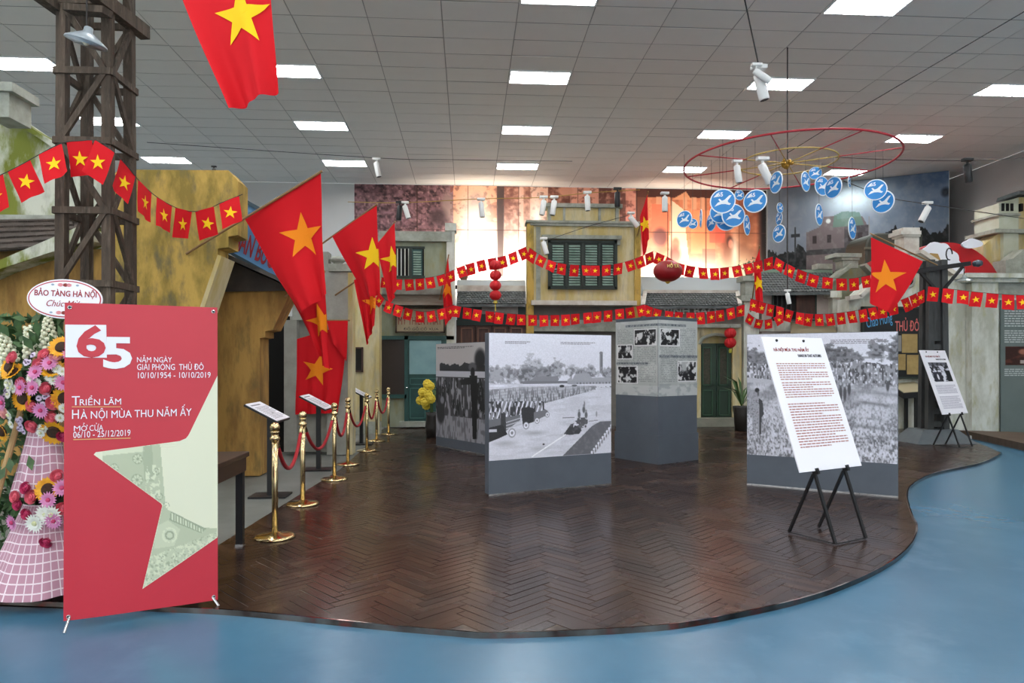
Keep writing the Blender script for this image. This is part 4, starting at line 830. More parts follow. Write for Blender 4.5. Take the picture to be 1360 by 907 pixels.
# square newspaper pillar
c0 = gnd(874, 617); l0 = gnd(813.5, 611); dv_ = Vector((c0.x, c0.y, 0)).normalized(); rv_ = Vector((dv_.y, -dv_.x, 0)); S = .87; ul = (-rv_ * .74 + dv_ * .673).normalized(); ur = (rv_ * .673 + dv_ * .74).normalized()
t = thing('newspaper_pillar', 'square grey pillar wrapped with enlarged newspaper pages', 'display pillar', (c0.x, c0.y, 0)); H = 2.14
P0, P1, P2, P3 = c0, c0 + ur * S, c0 + ur * S + ul * S, c0 + ul * S
bevel(MB().slab([(q.x, q.y) for q in (P0, P1, P2, P3)], 0, H).build('pillar_body', M_grey, t), .006)
a = MB(); ctr = (P0 + P2) / 2; a.slab([(ctr.x + (q.x - ctr.x) * 1.015, ctr.y + (q.y - ctr.y) * 1.015) for q in (P0, P1, P2, P3)], H, H + .02); a.build('pillar_cap', M_grey, t)
a = MB(); a.slab([(ctr.x + (q.x - ctr.x) * 1.03, ctr.y + (q.y - ctr.y) * 1.03) for q in (P0, P1, P2, P3)], 0, .42); a.build('pillar_base', M_grey, t)
def news(seed, photos, heads):
    cv = Cv(120, 170, (.66, .67, .66)); n_ = cv.n(5, 6, seed); cv.put(np.clip((n_ - .5) * 3, 0, .6), (.76, .77, .76)); r = np.random.RandomState(seed)
    ln = ((cv.Y * 85).astype(int) % 2 == 0) * (cv.n(60, 100, seed + 2, 2) > .45) * (cv.X > .05) * (cv.X < .95) * (np.abs(cv.X - .5) > .015) * (cv.Y > .1) * (cv.Y < .82); cv.put(ln * .38, (.30, .32, .33))
    for x0, y0, x1, y1 in heads: cv.rect(x0, y0, x1, y1, (.52, .54, .55)); cv.put(((cv.X > x0) & (cv.X < x1) & (cv.Y > y0 + .004) & (cv.Y < y1 - .004)) * (cv.n(70, 60, seed + 5, 1) > .5) * .6, (.22, .24, .28))
    for i, (x0, y0, x1, y1) in enumerate(photos):
        cv.rect(x0 - .02, y0 - .012, x1 + .02, y1 + .012, (.84, .84, .84)); m = (cv.X >= x0) & (cv.X <= x1) & (cv.Y >= y0) & (cv.Y <= y1)
        q = cv.n(18, 22, seed + 11 + i, 3); cv.put(m, (.10, .10, .11)); cv.put(m * np.clip((q - .52) * 9, 0, 1), (.80, .80, .80)); cv.put(m * (cv.Y < y0 + (y1 - y0) * (.3 + .3 * (i % 2))) * np.clip((cv.n(6, 8, seed + i) - .4) * 4, 0, .8) * (i % 2), (.8, .8, .8))
    cv.put((cv.Y > .86) * .6, (.74, .75, .75)); cv.put((cv.Y > .84) * np.clip((cv.n(8, 14, seed + 3) - .5) * 4, 0, .5), (.52, .54, .55)); return cv
zb = .99; ph = H - .03 - zb
frL = Fr((P3.x, P3.y, zb), P0 - P3, (0, 0, 1)); frR = Fr((P0.x, P0.y, zb), P1 - P0, (0, 0, 1))
printed('newspaper_page', frL, 0, 0, S, ph, news(3, ((.47, .12, .95, .32), (.06, .32, .40, .50), (.06, .61, .52, .83)), ((.25, .045, 1, .08), (.02, .555, .78, .585))), t, .003)
printed('newspaper_page', frR, 0, 0, S, ph, news(8, ((.06, .12, .52, .33), (.50, .55, .96, .80)), ((0, .045, .70, .08), (.02, .46, 1, .495))), t, .003)
# right panel: soldiers in a field
t, fr, W = panel(gnd(992, 643), gnd(1193, 660.5), 1.83, .36, 'photo_panel', 'wide panel with photograph of troops standing in a grassy field, at right')
NX, NY = 300, 240; cv = Cv(NX, NY, gray(.86)); X, Y_ = cv.X, cv.Y; fine = vnoise(NX, NY, 150, 120, 71); soft = cv.n(12, 9, 72)
for q in ((.03, .20, .07, .09, .42, 1), (.11, .22, .06, .07, .46, 2), (.58, .17, .06, .075, .42, 3), (.66, .18, .07, .06, .40, 4), (.74, .21, .05, .05, .46, 5), (.875, .135, .055, .07, .46, 6), (.99, .15, .05, .11, .44, 7)): tree(*q)
cv.rect(.62, .185, .92, .205, gray(.50), .7); cv.put(np.clip((Y_ - .25) * 14, 0, 1), gray(.72)); cw = ((Y_ > .24 + (soft - .5) * .08) & (Y_ < .415 - np.abs(X - .78) * .1 + .02)) & ((X < .22) | (X > .54)); m1 = vnoise(NX, NY, 100, 34, 73); m2 = vnoise(NX, NY, 120, 60, 74)
cv.put(cw * .9, gray(.56)); cv.put(cw * np.clip((m1 - .48) * 5, 0, 1) * .85, gray(.26)); cv.put(cw * np.clip((.36 - m2) * 6, 0, 1) * .9, gray(.88))
gr = Y_ > .40; ga = fbm(NX, NY, 120, 60, 75, 2); gb = fbm(NX, NY, 10, 16, 76, 4); cv.put(gr * np.clip((Y_ - .40) * 20, 0, 1), gray(.70)); cv.put(gr * np.clip((gb - .5) * 4, 0, .6), gray(.84)); cv.put(gr * np.clip((.47 - gb) * 5, 0, .6), gray(.48)); cv.put(gr * np.clip((ga - .55) * 4, 0, .6) * np.clip((Y_ - .35) * 2, .2, 1), gray(.93)); cv.put(gr * np.clip((.45 - ga) * 4, 0, .65) * np.clip((Y_ - .35) * 2, .2, 1), gray(.30))
for y in (.47, .555, .74): cv.put(np.exp(-((Y_ - y - .02 * np.sin(X * 7)) / .014) ** 2) * np.clip((gb - .35) * 3, 0, 1) * .6 * (X > .3), gray(.35))
for x, y0, h in ((.645, .40, .15), (.672, .41, .14), (.70, .38, .12), (.61, .36, .12), (.94, .36, .10), (.52, .30, .3)): cv.ell(x, y0 + h / 2, .013, h / 2, gray(.30), .4); cv.ell(x, y0, .008, .016, gray(.72), .4)
cv.poly([(.028, .545), (.05, .525), (.09, .525), (.112, .55), (.122, .66), (.105, .69), (.10, .83), (.08, .83), (.072, .70), (.064, .83), (.042, .83), (.038, .69), (.024, .66)], gray(.62)); cv.poly([(.085, .527), (.112, .55), (.122, .66), (.105, .69), (.10, .83), (.088, .83), (.09, .66)], gray(.24)); cv.put(((X > .03) & (X < .085) & (Y_ > .54) & (Y_ < .82)) * (fine > .7) * .6, gray(.4)); cv.ell(.072, .49, .016, .036, gray(.58), .3); cv.ell(.073, .462, .019, .022, gray(.14), .3); cv.ell(.08, .49, .007, .03, gray(.3), .5)
cv.put(np.clip(np.abs(fine - .5) * .4, 0, .1), gray(.4))
printed('photograph', fr, .004, .365, W - .004, 1.825, cv, t, .002)
a = MB(); words(a, fr, .93, 1.70, 1.5, 1.755, 3, 5, .004, .3); a.build('caption', M_ink, t)
# ================================================================== EASELS
def easel(org, U, label, title_w, photo=None, nm='text_easel'):
    U = Vector(U).normalized(); N = Vector((U.y, -U.x, 0)); ln = math.radians(19.6); V = (Vector((0, 0, 1)) * math.cos(ln) - N * math.sin(ln)).normalized()
    t = thing(nm, label, 'easel', (org.x, org.y, 0)); fr = Fr((org.x, org.y, .58), U, V)
    bevel(fr.box(MB(), 0, 0, .80, 1.20, -.012, 0).build('board', M_paper, t), .002)
    for s in (.2, .59):
        f0 = fr.p(s, -.58 / math.cos(ln), -.03); f0.z = .012; a = MB(); a.bar(f0, fr.p(s, 1.16, -.025), .028, .018, N); a.build('front_leg', M_black, t)
        q = fr.p(s, -.02, -.035); bk = f0 - N * .45; bk.z = .012; a = MB(); a.bar(bk, q, .026, .018, N); a.build('rear_leg', M_black, t)
        a = MB(); fr.box(a, s - .012, -.03, s + .012, .02, -.02, .02); a.build('ledge_clip', M_black, t)
        a = MB(); a.ell(fr.p(s * .9, 1.165, .003), .013, .013, .013, 8, 6); a.build('top_clip', M_black, t)
        s_ = (f0, bk)
        if s == .2: F1, B1 = s_
        else: F2, B2 = s_
    a = MB(); a.bar(F1, F2, .012, .007); a.build('front_rail', M_black, t); a = MB(); a.bar(F1, B1, .012, .007); a.build('floor_rail', M_black, t)
    text('title', 'HÀ NỘI MÙA THU NĂM ẤY', fr, .11, 1.055, .46, .055, M_rust, t, .001, thin=.02); text('subtitle', 'HANOI IN THAT AUTUMN', fr, .40, 1.01, .31, .028, M_inkd, t, .001, thin=.02)
    return t, fr
bl_ = at(1062.8, 627.8, 5.6)
E1, fr = easel(bl_, at(1144.4, 618.5, 5.98) - bl_ + Vector((0, 0, 0)), 'tall white text board on black A-frame easel in front of the field panel', .46)
for i, (b0, b1, n) in enumerate(((.80, .965, 8), (.64, .79, 7), (.20, .60, 17))):
    a = MB(); words(a, fr, .09, b0, .73, b1, n, 20 + i, .0015, .4, .42); a.build('text_block', M_inkred, E1)
b2 = at(1252, 552, 11.9); U1 = (at(1144.4, 618.5, 5.98) - bl_); U1.z = 0
E2, fr = easel(Vector((b2.x, b2.y, 0)), U1, 'white board with dark group photograph on black easel beside the power pole', .46)
cv = Cv(80, 66, (.80, .80, .84)); q = cv.n(9, 8, 5); cv.put(np.clip((.5 - q) * 12, 0, 1), (.08, .08, .11)); cv.rect(.05, .5, .5, 1, (.13, .13, .17), .9); cv.rect(.74, .42, 1, 1, (.08, .09, .10)); cv.poly([(.54, .5), (.72, .6), (.6, 1), (.56, 1)], (.85, .85, .88)); cv.ell(.28, .75, .05, .16, (.85, .85, .88)); cv.rect(0, 0, 1, .18, (.10, .10, .13), .6)
printed('photograph', fr, .12, .60, .70, .965, cv, E2, .0015)
for q in ((.38, .55, 7), (.10, .34, 10)): a = MB(); words(a, fr, .10, q[0], .71, q[1], q[2], 31, .0015); a.build('text_block', mat('ink_pale', '#aaa6b4', .8), E2)
# ================================================================== ROPE BARRIER
sb = [(365, 714), (402, 670), (444, 637), (462, 617), (487, 599), (500, 586), (516, 577)]
SP = [gnd(*p) for p in sb]; where = ['nearest the wooden table', 'second from the wooden table', 'third from the wooden table', 'fourth from the wooden table', 'fifth from the wooden table', 'sixth, next to the last', 'last, nearest the teal door']
base_m = MB().lathe([(.165, 0), (.168, .012), (.15, .024), (.06, .034), (.03, .05)], n=32).mesh('base', M_brass, smooth=True); pole_m = MB().lathe([(.026, .04), (.026, .84)], n=16).mesh('pole', M_brass, smooth=True)
col_m = MB().lathe([(.03, .82), (.042, .83), (.042, .85), (.03, .86), (.03, .885), (.038, .89), (.038, .90), (.02, .905)], n=16).mesh('collar', M_brass, smooth=True); ball_m = MB().ell((0, 0, .935), .042, n=16, m=12).mesh('finial', M_brass, smooth=True)
for i, p in enumerate(SP):
    t = thing('rope_stanchion', 'polished brass rope post with ball top, ' + where[i], 'stanchion', (p.x, p.y, 0), 'brass rope posts')
    for nm, me in (('base', base_m), ('pole', pole_m), ('collar', col_m), ('finial', ball_m)): o = bpy.data.objects.new(nm, me); COL.objects.link(o); o.parent = t
M_rope = mat('red_velvet', '#a3101c', .8, col2='#8a0c17', scale=30)
for i in range(6):
    p, q = SP[i] + Vector((0, 0, .83)), SP[i + 1] + Vector((0, 0, .83)); d = (q - p); d.z = 0; L = d.length; d.normalize(); p += d * .05; q -= d * .05; sag = min(.34, .2 + .1 * L) if L < 1.2 else .34
    path = [p.lerp(q, k / 20) - Vector((0, 0, sag * (1 - (2 * k / 20 - 1) ** 2))) for k in range(21)]
    t = thing('barrier_rope', 'red velvet rope hung between the %s and %s brass posts' % (ordn[i], ordn[i + 1]), 'rope', tuple(p), 'red barrier ropes')
    MB().tube(path[1:-1], .018, 10).build('rope', M_rope, t, True)
    for e, f in ((path[0], path[1]), (path[-1], path[-2])): MB().tube([e, e.lerp(f, .5), f.lerp(e, -.15)], [.012, .02, .021], 10).build('end_cap', M_brass, t, True)
# reading lecterns
def lectern(c, w, label):
    t = thing('reading_lectern', label, 'lectern', c, 'slanted reading lecterns'); p = Vector(c)
    MB().box(p.x - .2, p.y - .15, 0, p.x + .2, p.y + .15, .02).build('base', M_black, t); MB().box(p.x - .03, p.y - .025, .02, p.x + .03, p.y + .025, .93).build('post', M_black, t)
    fr = Fr(p + Vector((-.02, 0, .95)), (0, 1, 0), Vector((-.31, 0, .165))); 
    bevel(fr.box(MB(), -.26, -.2, .26, .2, -.03, -.008).build('tray', M_black, t), .004); fr.box(MB(), -.25, -.19, .25, .19, -.008, 0).build('page', M_paper, t)
    a = MB(); words(a, fr, -.21, -.15, .21, .11, 11, int(p.y * 10), .001, .3, .4); fr.box(a, -.21, .13, .1, .15, .0005, .001); a.build('printed_text', M_ink, t)
lectern(gnd(365, 659) + Vector((-.05, 0, 0)), .4, 'black lectern with white page behind the first red rope'); lectern(gnd(423, 624), .4, 'black lectern with white page in front of the hanging star flag'); lectern(gnd(491, 590) + Vector((-.15, 0, 0)), .4, 'black lectern with white page near the yellow side wall')
# table at left
p = gnd(309, 727); t = thing('wooden_table', 'dark brown table end with black steel leg beside the red banner', 'table', (p.x, p.y, 0)); M_tab = mat('dark_table_wood', '#3b2419', .4, col2='#2c1a12', scale=5, stretch=(.5, 3, 3))
x1 = p.x + .075; y1 = p.y + .10; y0 = y1 - 1.0; x0 = x1 - .5
bevel(MB().box(x0 - .02, y0 - .02, .715, x1 + .02, y1 + .02, .755).build('tabletop', M_tab, t), .006); bevel(MB().box(x0, y0, .60, x1, y1, .715).build('apron', M_tab, t), .004)
for sx, sy in ((x1 - .065, y1 - .065), (x1 - .065, y0 + .01), (x0 + .01, y1 - .065), (x0 + .01, y0 + .01)):
    lg = MB().box(sx, sy, .012, sx + .055, sy + .055, .60).build('leg', M_black, t); MB().box(sx - .004, sy - .004, 0, sx + .059, sy + .059, .014).build('foot', M_steel, lg)
# yellow flowers beside the teal door, potted plant at the green door
def bouquet(p, lab, seed, fl_col, n, h, r):
    t = thing('flower_vase', lab, 'plant', p); rr = random.Random(seed); MB().lathe([(.10, 0), (.13, .2), (.10, .42), (.12, .5)], p, 14).build('vase', mat('vase_dark', '#2a2724', .4), t, True)
    lf = MB()
    for i in range(60):
        d = Vector((rr.gauss(0, 1), rr.gauss(0, 1), abs(rr.gauss(0, .8)))).normalized(); c = p + Vector((0, 0, h)) + d * r * rr.uniform(.3, 1); u = Vector((rr.gauss(0, 1), rr.gauss(0, 1), rr.gauss(0, 1))).normalized() * .09; v = d.cross(u) * .4
        lf.add([c - u, c + v, c + u, c - v], [(0, 1, 2, 3)])
    stuff(lf.build('foliage', mat('dark_leaf', '#2c4a24', .6, col2='#45632f', scale=8), t))
    MB().tube([p + Vector((0, 0, .3)), p + Vector((0, 0, h))], .03, 6).build('stems', mat('stem', '#3c5a2c', .6), t)
    for i in range(n):
        d = Vector((rr.gauss(0, 1), rr.gauss(0, 1) - .6, rr.gauss(.2, .9))).normalized(); c = p + Vector((0, 0, h)) + d * r * rr.uniform(.85, 1.05); a = MB()
        a.ell(c, .075, .075, .06, 10, 6); 
        for k in range(10): an = k * .628; a.ell(c + Vector((math.cos(an) * .06, -.02, math.sin(an) * .06)), .035, .03, .035, 6, 4)
        a.build('blossom', fl_col, t, True)
bouquet(gnd(572, 583) + Vector((0, .3, 0)), 'vase of yellow chrysanthemums half hidden behind the dark photo panel', 4, mat('chrys_yellow', '#d9bf3a', .7), 13, .80, .27)
p = gnd(985, 572); t = thing('potted_plant', 'spiky-leaved plant in a dark pot beside the green doors', 'plant', p); MB().lathe([(.14, 0), (.17, .35), (.19, .5), (.19, .54)], p, 16).build('pot', mat('pot_dark', '#26221f', .5), t, True); rr = random.Random(5)
for i in range(16):
    an = rr.uniform(0, 6.28); L = rr.uniform(.45, .8); d = Vector((math.cos(an), math.sin(an), 0)); b0 = p + Vector((0, 0, .54)); a = MB(); up = rr.uniform(.35, .75); sd = d.cross(Vector((0, 0, 1))) * .028
    pts = [b0, b0 + d * L * .4 + Vector((0, 0, up * .8)), b0 + d * L + Vector((0, 0, up))]; a.add([pts[0] - sd * .5, pts[0] + sd * .5, pts[1] + sd, pts[1] - sd, pts[2]], [(0, 1, 2, 3), (3, 2, 4)]); a.build('leaf', mat('dark_leaf', '#2c4a24'), t)
# ================================================================== TIMBER TOWER
d0 = 6.6; ctr = at(129, 482, d0); phi = 0.0; t = thing('timber_tower', 'weathered timber lattice tower with cross braces and hanging lamp', 'tower', (ctr.x, ctr.y, 0))
def tw(k, z):   # four corner posts, slightly tapering
    s = (.242 - .018 * z / 4.2 * 1.0) * .9 + .02; an = -phi - YAW * 0 + math.radians([225, 315, 45, 135][k]); r = s * math.sqrt(2) * .92; return Vector((ctr.x + r * math.cos(an), ctr.y + r * math.sin(an), z))
lev = [.1, .85, 1.53, 2.22, 2.9, 3.55, 4.2, 4.85, 5.5]
for k in range(4): a = MB(); a.bar(tw(k, 0), tw(k, 5.9), .084, .084, Vector((math.cos(phi), -math.sin(phi), 0))); a.build('post', M_wood, t)
for j, z in enumerate(lev):
    for k in range(4):
        p, q = tw(k, z), tw((k + 1) % 4, z); o_ = ((p + q) / 2 - Vector((ctr.x, ctr.y, z))).normalized() * .045; e = (q - p).normalized() * .05
        a = MB(); a.bar(p + o_ - e, q + o_ + e, .04, .062); a.build('girt', M_wood, t)
        if j < len(lev) - 1:
            z2 = lev[j + 1]; A, B = (tw(k, z), tw((k + 1) % 4, z2)) if (j + k) % 2 else (tw((k + 1) % 4, z), tw(k, z2)); a = MB(); a.bar(A + o_ * .9, B + o_ * .9, .035, .05); a.build('brace', M_wood, t)
for q in ((at(193, 52, 6.95), at(125, 0, 6.2)), (at(112, 42, 6.75), at(57, 0, 6.2))):
    f, n_ = q; n2_ = n_ + (n_ - f) * 1.2; f = Vector(f); n2_.z = f.z; a = MB(); a.bar(f + Vector((0, 0, .06)), n2_ + Vector((0, 0, .06)), .10, .13); a.build('outrigger', M_wood, t)
a = MB(); a.bar(at(90, 12, 6.3), at(143, 16, 6.2), .12, .06); a.build('lamp_arm', M_wood, t)
lp = at(115, 52, 6.05); a = MB(); a.tube([lp + Vector((0, 0, .10)), lp + Vector((0, 0, .45))], .008, 6); lm = a.build('lamp_cord', M_cord, t)
sh = Vector((.25, -.1, 1)).normalized(); MB().lathe([(.17, -.035), (.165, -.02), (.09, .03), (.04, .06), (.035, .10), (.02, .11)], lp, 24, sh).build('lamp_shade', mat('enamel_grey', '#9aa3a8', .3), t, True)
MB().lathe([(.155, -.036), (.08, -.0), (.05, .01)], lp, 24, sh).build('lamp_lining', mat('enamel_pale', '#c5cdd2', .35), t, True); MB().ell(lp - sh * .02, .03, .03, .04).build('lamp_bulb', mat('bulb_clear', '#d8cdb2', .2), t, True)
# ================================================================== FLAGS
STAR = [(math.cos(math.pi / 2 + k * math.pi / 5) * (1 if k % 2 == 0 else .382), math.sin(math.pi / 2 + k * math.pi / 5) * (1 if k % 2 == 0 else .382)) for k in range(10)]
def star_r(th):
    pts = STAR; out = 0
    for i in range(10):
        (x1, y1), (x2, y2) = pts[i], pts[(i + 1) % 10]; a1 = math.atan2(y1, x1); da = (th - a1 + math.pi) % (2 * math.pi) - math.pi; dd = (math.atan2(y2, x2) - a1 + math.pi) % (2 * math.pi) - math.pi
        if -1e-6 <= da <= dd + 1e-6 or dd - 1e-6 <= da <= 1e-6:
            cx, sx = math.cos(th), math.sin(th); ex, ey = x2 - x1, y2 - y1; den = cx * ey - sx * ex
            return (x1 * ey - y1 * ex) / den
    return .5
SRT = [star_r(math.pi / 2 + k * 2 * math.pi / 60) for k in range(60)]
def star_on(mb, fn, uc, vc, r_, nf, off=.006, rot=0):
    e = .02; pu = (Vector(fn(min(uc + e, 1), vc)) - Vector(fn(max(uc - e, 0), vc))) / (min(uc + e, 1) - max(uc - e, 0)); pv = (Vector(fn(uc, min(vc + e, 1))) - Vector(fn(uc, max(vc - e, 0)))) / (min(vc + e, 1) - max(vc - e, 0))
    nn = pu.cross(pv).normalized(); up = Vector((0, 0, 1)); up = (up - nn * up.dot(nn)).normalized(); rt = up.cross(nn); rt = -rt if rt.x < 0 else rt
    a11, a12, a22 = pu.dot(pu), pu.dot(pv), pv.dot(pv); det = a11 * a22 - a12 * a12
    for sgn in (1, -1):
        vs = []
        for j in range(6):
            for k in range(60):
                th = math.pi / 2 + k * 2 * math.pi / 60; r = SRT[k] * j / 5 * r_; w_ = rt * r * math.cos(th + rot) + up * r * math.sin(th + rot); b1, b2 = w_.dot(pu), w_.dot(pv); u = uc + (b1 * a22 - b2 * a12) / det; v = vc + (b2 * a11 - b1 * a12) / det
                u = min(max(u, 0), 1); v = min(max(v, 0), 1); vs.append(Vector(fn(u, v)) + nf(u, v) * off * sgn)
        fs = [(j * 60 + k, j * 60 + (k + 1) % 60, (j + 1) * 60 + (k + 1) % 60, (j + 1) * 60 + k) for j in range(5) for k in range(60)]; mb.add(vs, fs)
def cloth_fn(A, B, C, D, folds, amp, seed=0, dirv=None):
    A, B, C, D = map(Vector, (A, B, C, D)); nrm = dirv or (B - A).cross(D - A).normalized(); r = random.Random(seed); ph = [r.uniform(0, 6.28) for _ in range(4)]
    def fn(u, v):
        p = A.lerp(B, u).lerp(D.lerp(C, u), v); w = amp * (.15 + .85 * v) * (math.sin(u * folds * 6.28 + ph[0] + .6 * v) + .45 * math.sin(u * folds * 12.9 + ph[1] - v) * v)
        return p + nrm * w + (B - A) * (.02 * math.sin(v * 5 + ph[2]) * v)
    def nf(u, v):
        e = .01; d1 = fn(u + e, v) - fn(u - e, v); d2 = fn(u, v + e) - fn(u, v - e); return d1.cross(d2).normalized()
    return fn, nf
def flag(label, A, B, C, D, pole=None, star=(.5, .45, .24, .2), folds=2, amp=.05, smat=M_star, rot=0, seed=1, nu=40, nv=30, nm='flag'):
    A, B, C, D = map(Vector, (A, B, C, D)); t = thing(nm, label, 'flag', tuple(pole[0]) if pole else tuple(A)); fn, nf = cloth_fn(A, B, C, D, folds, amp, seed)
    MB().grid(fn, nu, nv).build('cloth', M_red, t, True)
    if star: a = MB(); star_on(a, fn, star[0], star[1], star[2], nf, .006, rot); a.build('star', smat, t, True)
    if pole: a = MB(); a.tube([pole[0], pole[1]], .014, 8); a.build('flagpole', mat('bamboo_pole', '#8a6a42', .6), t)
    return t
# hoist edge runs along the raised pole; cloth hangs from it
z = 7.75
flag('big red flag with star hanging from slanted pole on the ochre wall', at(324, 290, z), at(426, 229, z - .25), at(433, 391, z - .2), at(395, 418, z), (on(247, 337, 8.08), at(428, 227, z - .26)), (.66, .42, .27), 1.3, .05, M_orange, .1, 3)
z = 5.3
flag('red flag with yellow star hanging from the top of the frame beside the tower', at(216, -70, z), at(354, -128, z - .1), at(364, 122, z - .1), at(305, 147, z), (at(165, -48, z + .95), at(358, -130, z - .1)), (.62, .54, .245), 1.4, .045, M_star, .05, 6)
z = 9.2
flag('red flag with orange star hanging low below the biggest slanted flag', at(384, 392, z), at(430, 362, z - .2), at(437, 492, z - .2), at(424, 467, z), (on(378, 394, 9.05), at(432, 360, z - .2)), (.80, .50, .26), 1.6, .04, M_orange, .2, 9)
z = 10.87
flag('flat red flag with orange star hung as a curtain on the white shop front', at(388, 452, z), at(462, 430, z), at(450, 548, z), at(393, 550, z), None, (.46, .46, .26), 3, .03, M_orange, -.25, 11)
flag('dark red flag end folded at the top of the white shop front', at(434, 426, z - .08), at(462, 426, z - .08), at(460, 480, z - .08), at(440, 452, z - .08), (on(431, 425.5, 11.12), at(464, 425.5, z - .08)), None, 1, .02, M_orange, 0, 12)
z = 10.2
flag('red flag with yellow star on slanted pole above the white shop front', at(441, 314, z), at(500, 273, z - .2), at(503, 392, z - .2), at(484, 396, z), (on(402, 342, 11.12), at(501, 271, z - .2)), (.82, .52, .26), 1.2, .05, M_star, .05, 14)
z = 10.6
flag('narrow red flag hanging in folds below the second slanted flag', at(470, 372, z), at(500, 356, z), at(497, 432, z), at(487, 458, z), (on(445, 392, 11.05), at(503, 353, z)), (.8, .55, .2), 2, .05, M_orange, .2, 15)
z = 13.2
flag('red flag with yellow star nearest the barred shutter window', at(499, 326, z), at(524, 296, z - .2), at(527, 384, z - .2), at(519, 404, z), (on(488, 342, 14.28), at(525, 294, z - .2)), (.8, .50, .27), 1.5, .05, M_star, .1, 17)
z = 14.9
flag('limp thin red flag hanging by the pilaster of the barred shutter house', at(588, 392, z), at(595, 342, z), at(603, 418, z), at(591, 434, z), (on(584, 398, 15.36), at(596, 338, z)), (.6, .35, .2), 1.5, .05, M_orange, .2, 18)
flag('limp thin red flag beside the right edge of the yellow house', at(850, 288, z), at(860, 258, z - .1), at(862, 318, z - .1), at(855, 342, z), (on(847, 312, 15.73), at(861, 254, z - .1)), (.55, .45, .18), 1.2, .04, M_star, .2, 19)
flag('limp thin red flag hanging by the white pier', at(1001, 352, z - .3), at(1009, 330, z - .3), at(1015, 408, z - .3), at(1004, 416, z - .3), (on(997, 414, 15.69), at(1009, 326, z - .3)), (.5, .5, .18), 1.2, .04, M_star, .2, 20)
z = 12.0
flag('red flag with orange star beside the power pole crossarm', at(1157, 315, z), at(1226, 347, z - .1), at(1186, 418, z - .1), at(1157, 403, z), (at(1156, 310, z), at(1245, 352, z + .3)), (.40, .50, .31), 1.1, .03, M_orange, .0, 22)
# ================================================================== BUNTING
def bunting(label, pts, n, fw=.235, fh=.25, seed=1, gap=None, perp=.6):
    P = cr([Vector(p) for p in pts], 10); ln = [0]
    for i in range(1, len(P)): ln.append(ln[-1] + (P[i] - P[i - 1]).length)
    def ev(s):
        s = min(max(s, 0), ln[-1]); 
        for i in range(1, len(ln)):
            if ln[i] >= s: f = (s - ln[i - 1]) / max(ln[i] - ln[i - 1], 1e-6); return P[i - 1].lerp(P[i], f)
        return P[-1]
    t = thing('flag_bunting', label, 'bunting', tuple(P[0]), 'strings of small star flags'); MB().tube(P[::3] + [P[-1]], .004, 5).build('cord', M_cord, t); rr = random.Random(seed); st = ln[-1] / n
    for i in range(n):
        s = (i + .5) * st + rr.uniform(-.02, .02); w_ = min(fw, st * .80); a0, a1 = ev(s - w_ / 2), ev(s + w_ / 2); e = (a1 - a0).normalized(); dn = Vector((0, 0, -1)); pd = (dn - e * dn.dot(e)).normalized(); h = (dn * (1 - perp) + pd * perp).normalized(); tw_ = rr.uniform(-.25, .25); h = (h + Vector((rr.uniform(-.12, .12), tw_, 0))).normalized() * fh * rr.uniform(.95, 1.05)
        q0, q1 = a0 + h, a1 + h * rr.uniform(.93, 1.05); fn, nf = cloth_fn(a0, a1, q1, q0, .8, .012, rr.randint(0, 999))
        f = MB().grid(fn, 8, 8).build('paper_flag', M_red, t, True); b = MB(); star_on(b, fn, .5 + rr.uniform(-.05, .05), .52, .058 * fh / .235, nf, .004, rr.uniform(-.2, .2)); b.build('star', M_star, f, True)
z = 6.0
bunting('string of small star flags across the timber tower and ochre wall', [at(-70, 262, z), at(-30, 246, z), at(18, 224, z), at(52, 205, z), at(82, 190, z), at(106, 187, z), at(134, 188, z), at(164, 215, z), at(190, 246, z + .3), at(218, 268, z + .6), at(247, 280, z + .9), at(272, 279, z + 1.1), at(292, 270, z + 1.2), at(322, 258, z + 1.3)], 12, .265, .29, 3)
z = 14.4
bunting('upper string of star flags sagging up to the corner of the yellow house', [at(506, 368, z), at(530, 371, z), at(557, 370, z), at(586, 365, z), at(615, 353, z), at(642, 345, z), at(669, 340, z), at(700, 327, z)], 14, .225, .235, 4)
bunting('upper string of star flags crossing the shuttered window of the yellow house', [at(702, 328, z), at(720, 340, z), at(741, 349, z), at(771, 352, z), at(802, 352, z), at(833, 347, z), at(869, 333, z)], 12, .225, .235, 5)
bunting('upper string of star flags from the red balloon lantern to the white pier', [at(870, 334, z), at(888, 342, z), at(903, 350, z), at(935, 356, z), at(966, 355, z), at(998, 349, z), at(1028, 340, z)], 11, .23, .24, 6)
bunting('upper string of star flags over the lean-to roof towards the big flag', [at(1030, 341, z), at(1055, 355, z - .1), at(1090, 367, z - .3), at(1128, 370, z - .6), at(1157, 365, z - 1)], 8, .24, .25, 7)
z = 14.0
bunting('lower string of star flags in front of the painted sign and teal door', [at(503, 388, z), at(515, 400, z), at(535, 407, z), at(561, 414, z), at(590, 409, z), at(604, 404, z)], 8, .215, .235, 8)
bunting('lower string of star flags across the tiled shop and yellow house doorway', [at(600, 405, z), at(623, 409, z), at(654, 414, z), at(699, 418, z), at(744, 418, z), at(790, 414, z), at(832, 409, z), at(858, 404, z)], 18, .225, .235, 9)
bunting('lower string of star flags above the newspaper pillar and green doors', [at(856, 404, z), at(880, 412, z), at(920, 415, z), at(955, 412, z), at(990, 404, z)], 10, .225, .235, 10)
bunting('lower string of star flags from the white pier to the power pole', [at(996, 396, z), at(1015, 402, z), at(1035, 407, z), at(1062, 415, z - .2), at(1097, 417, z - .4), at(1133, 413, z - .7), at(1165, 407, z - 1), at(1198, 398, z - 1.3), at(1230, 383, z - 1.75)], 18, .225, .24, 11)
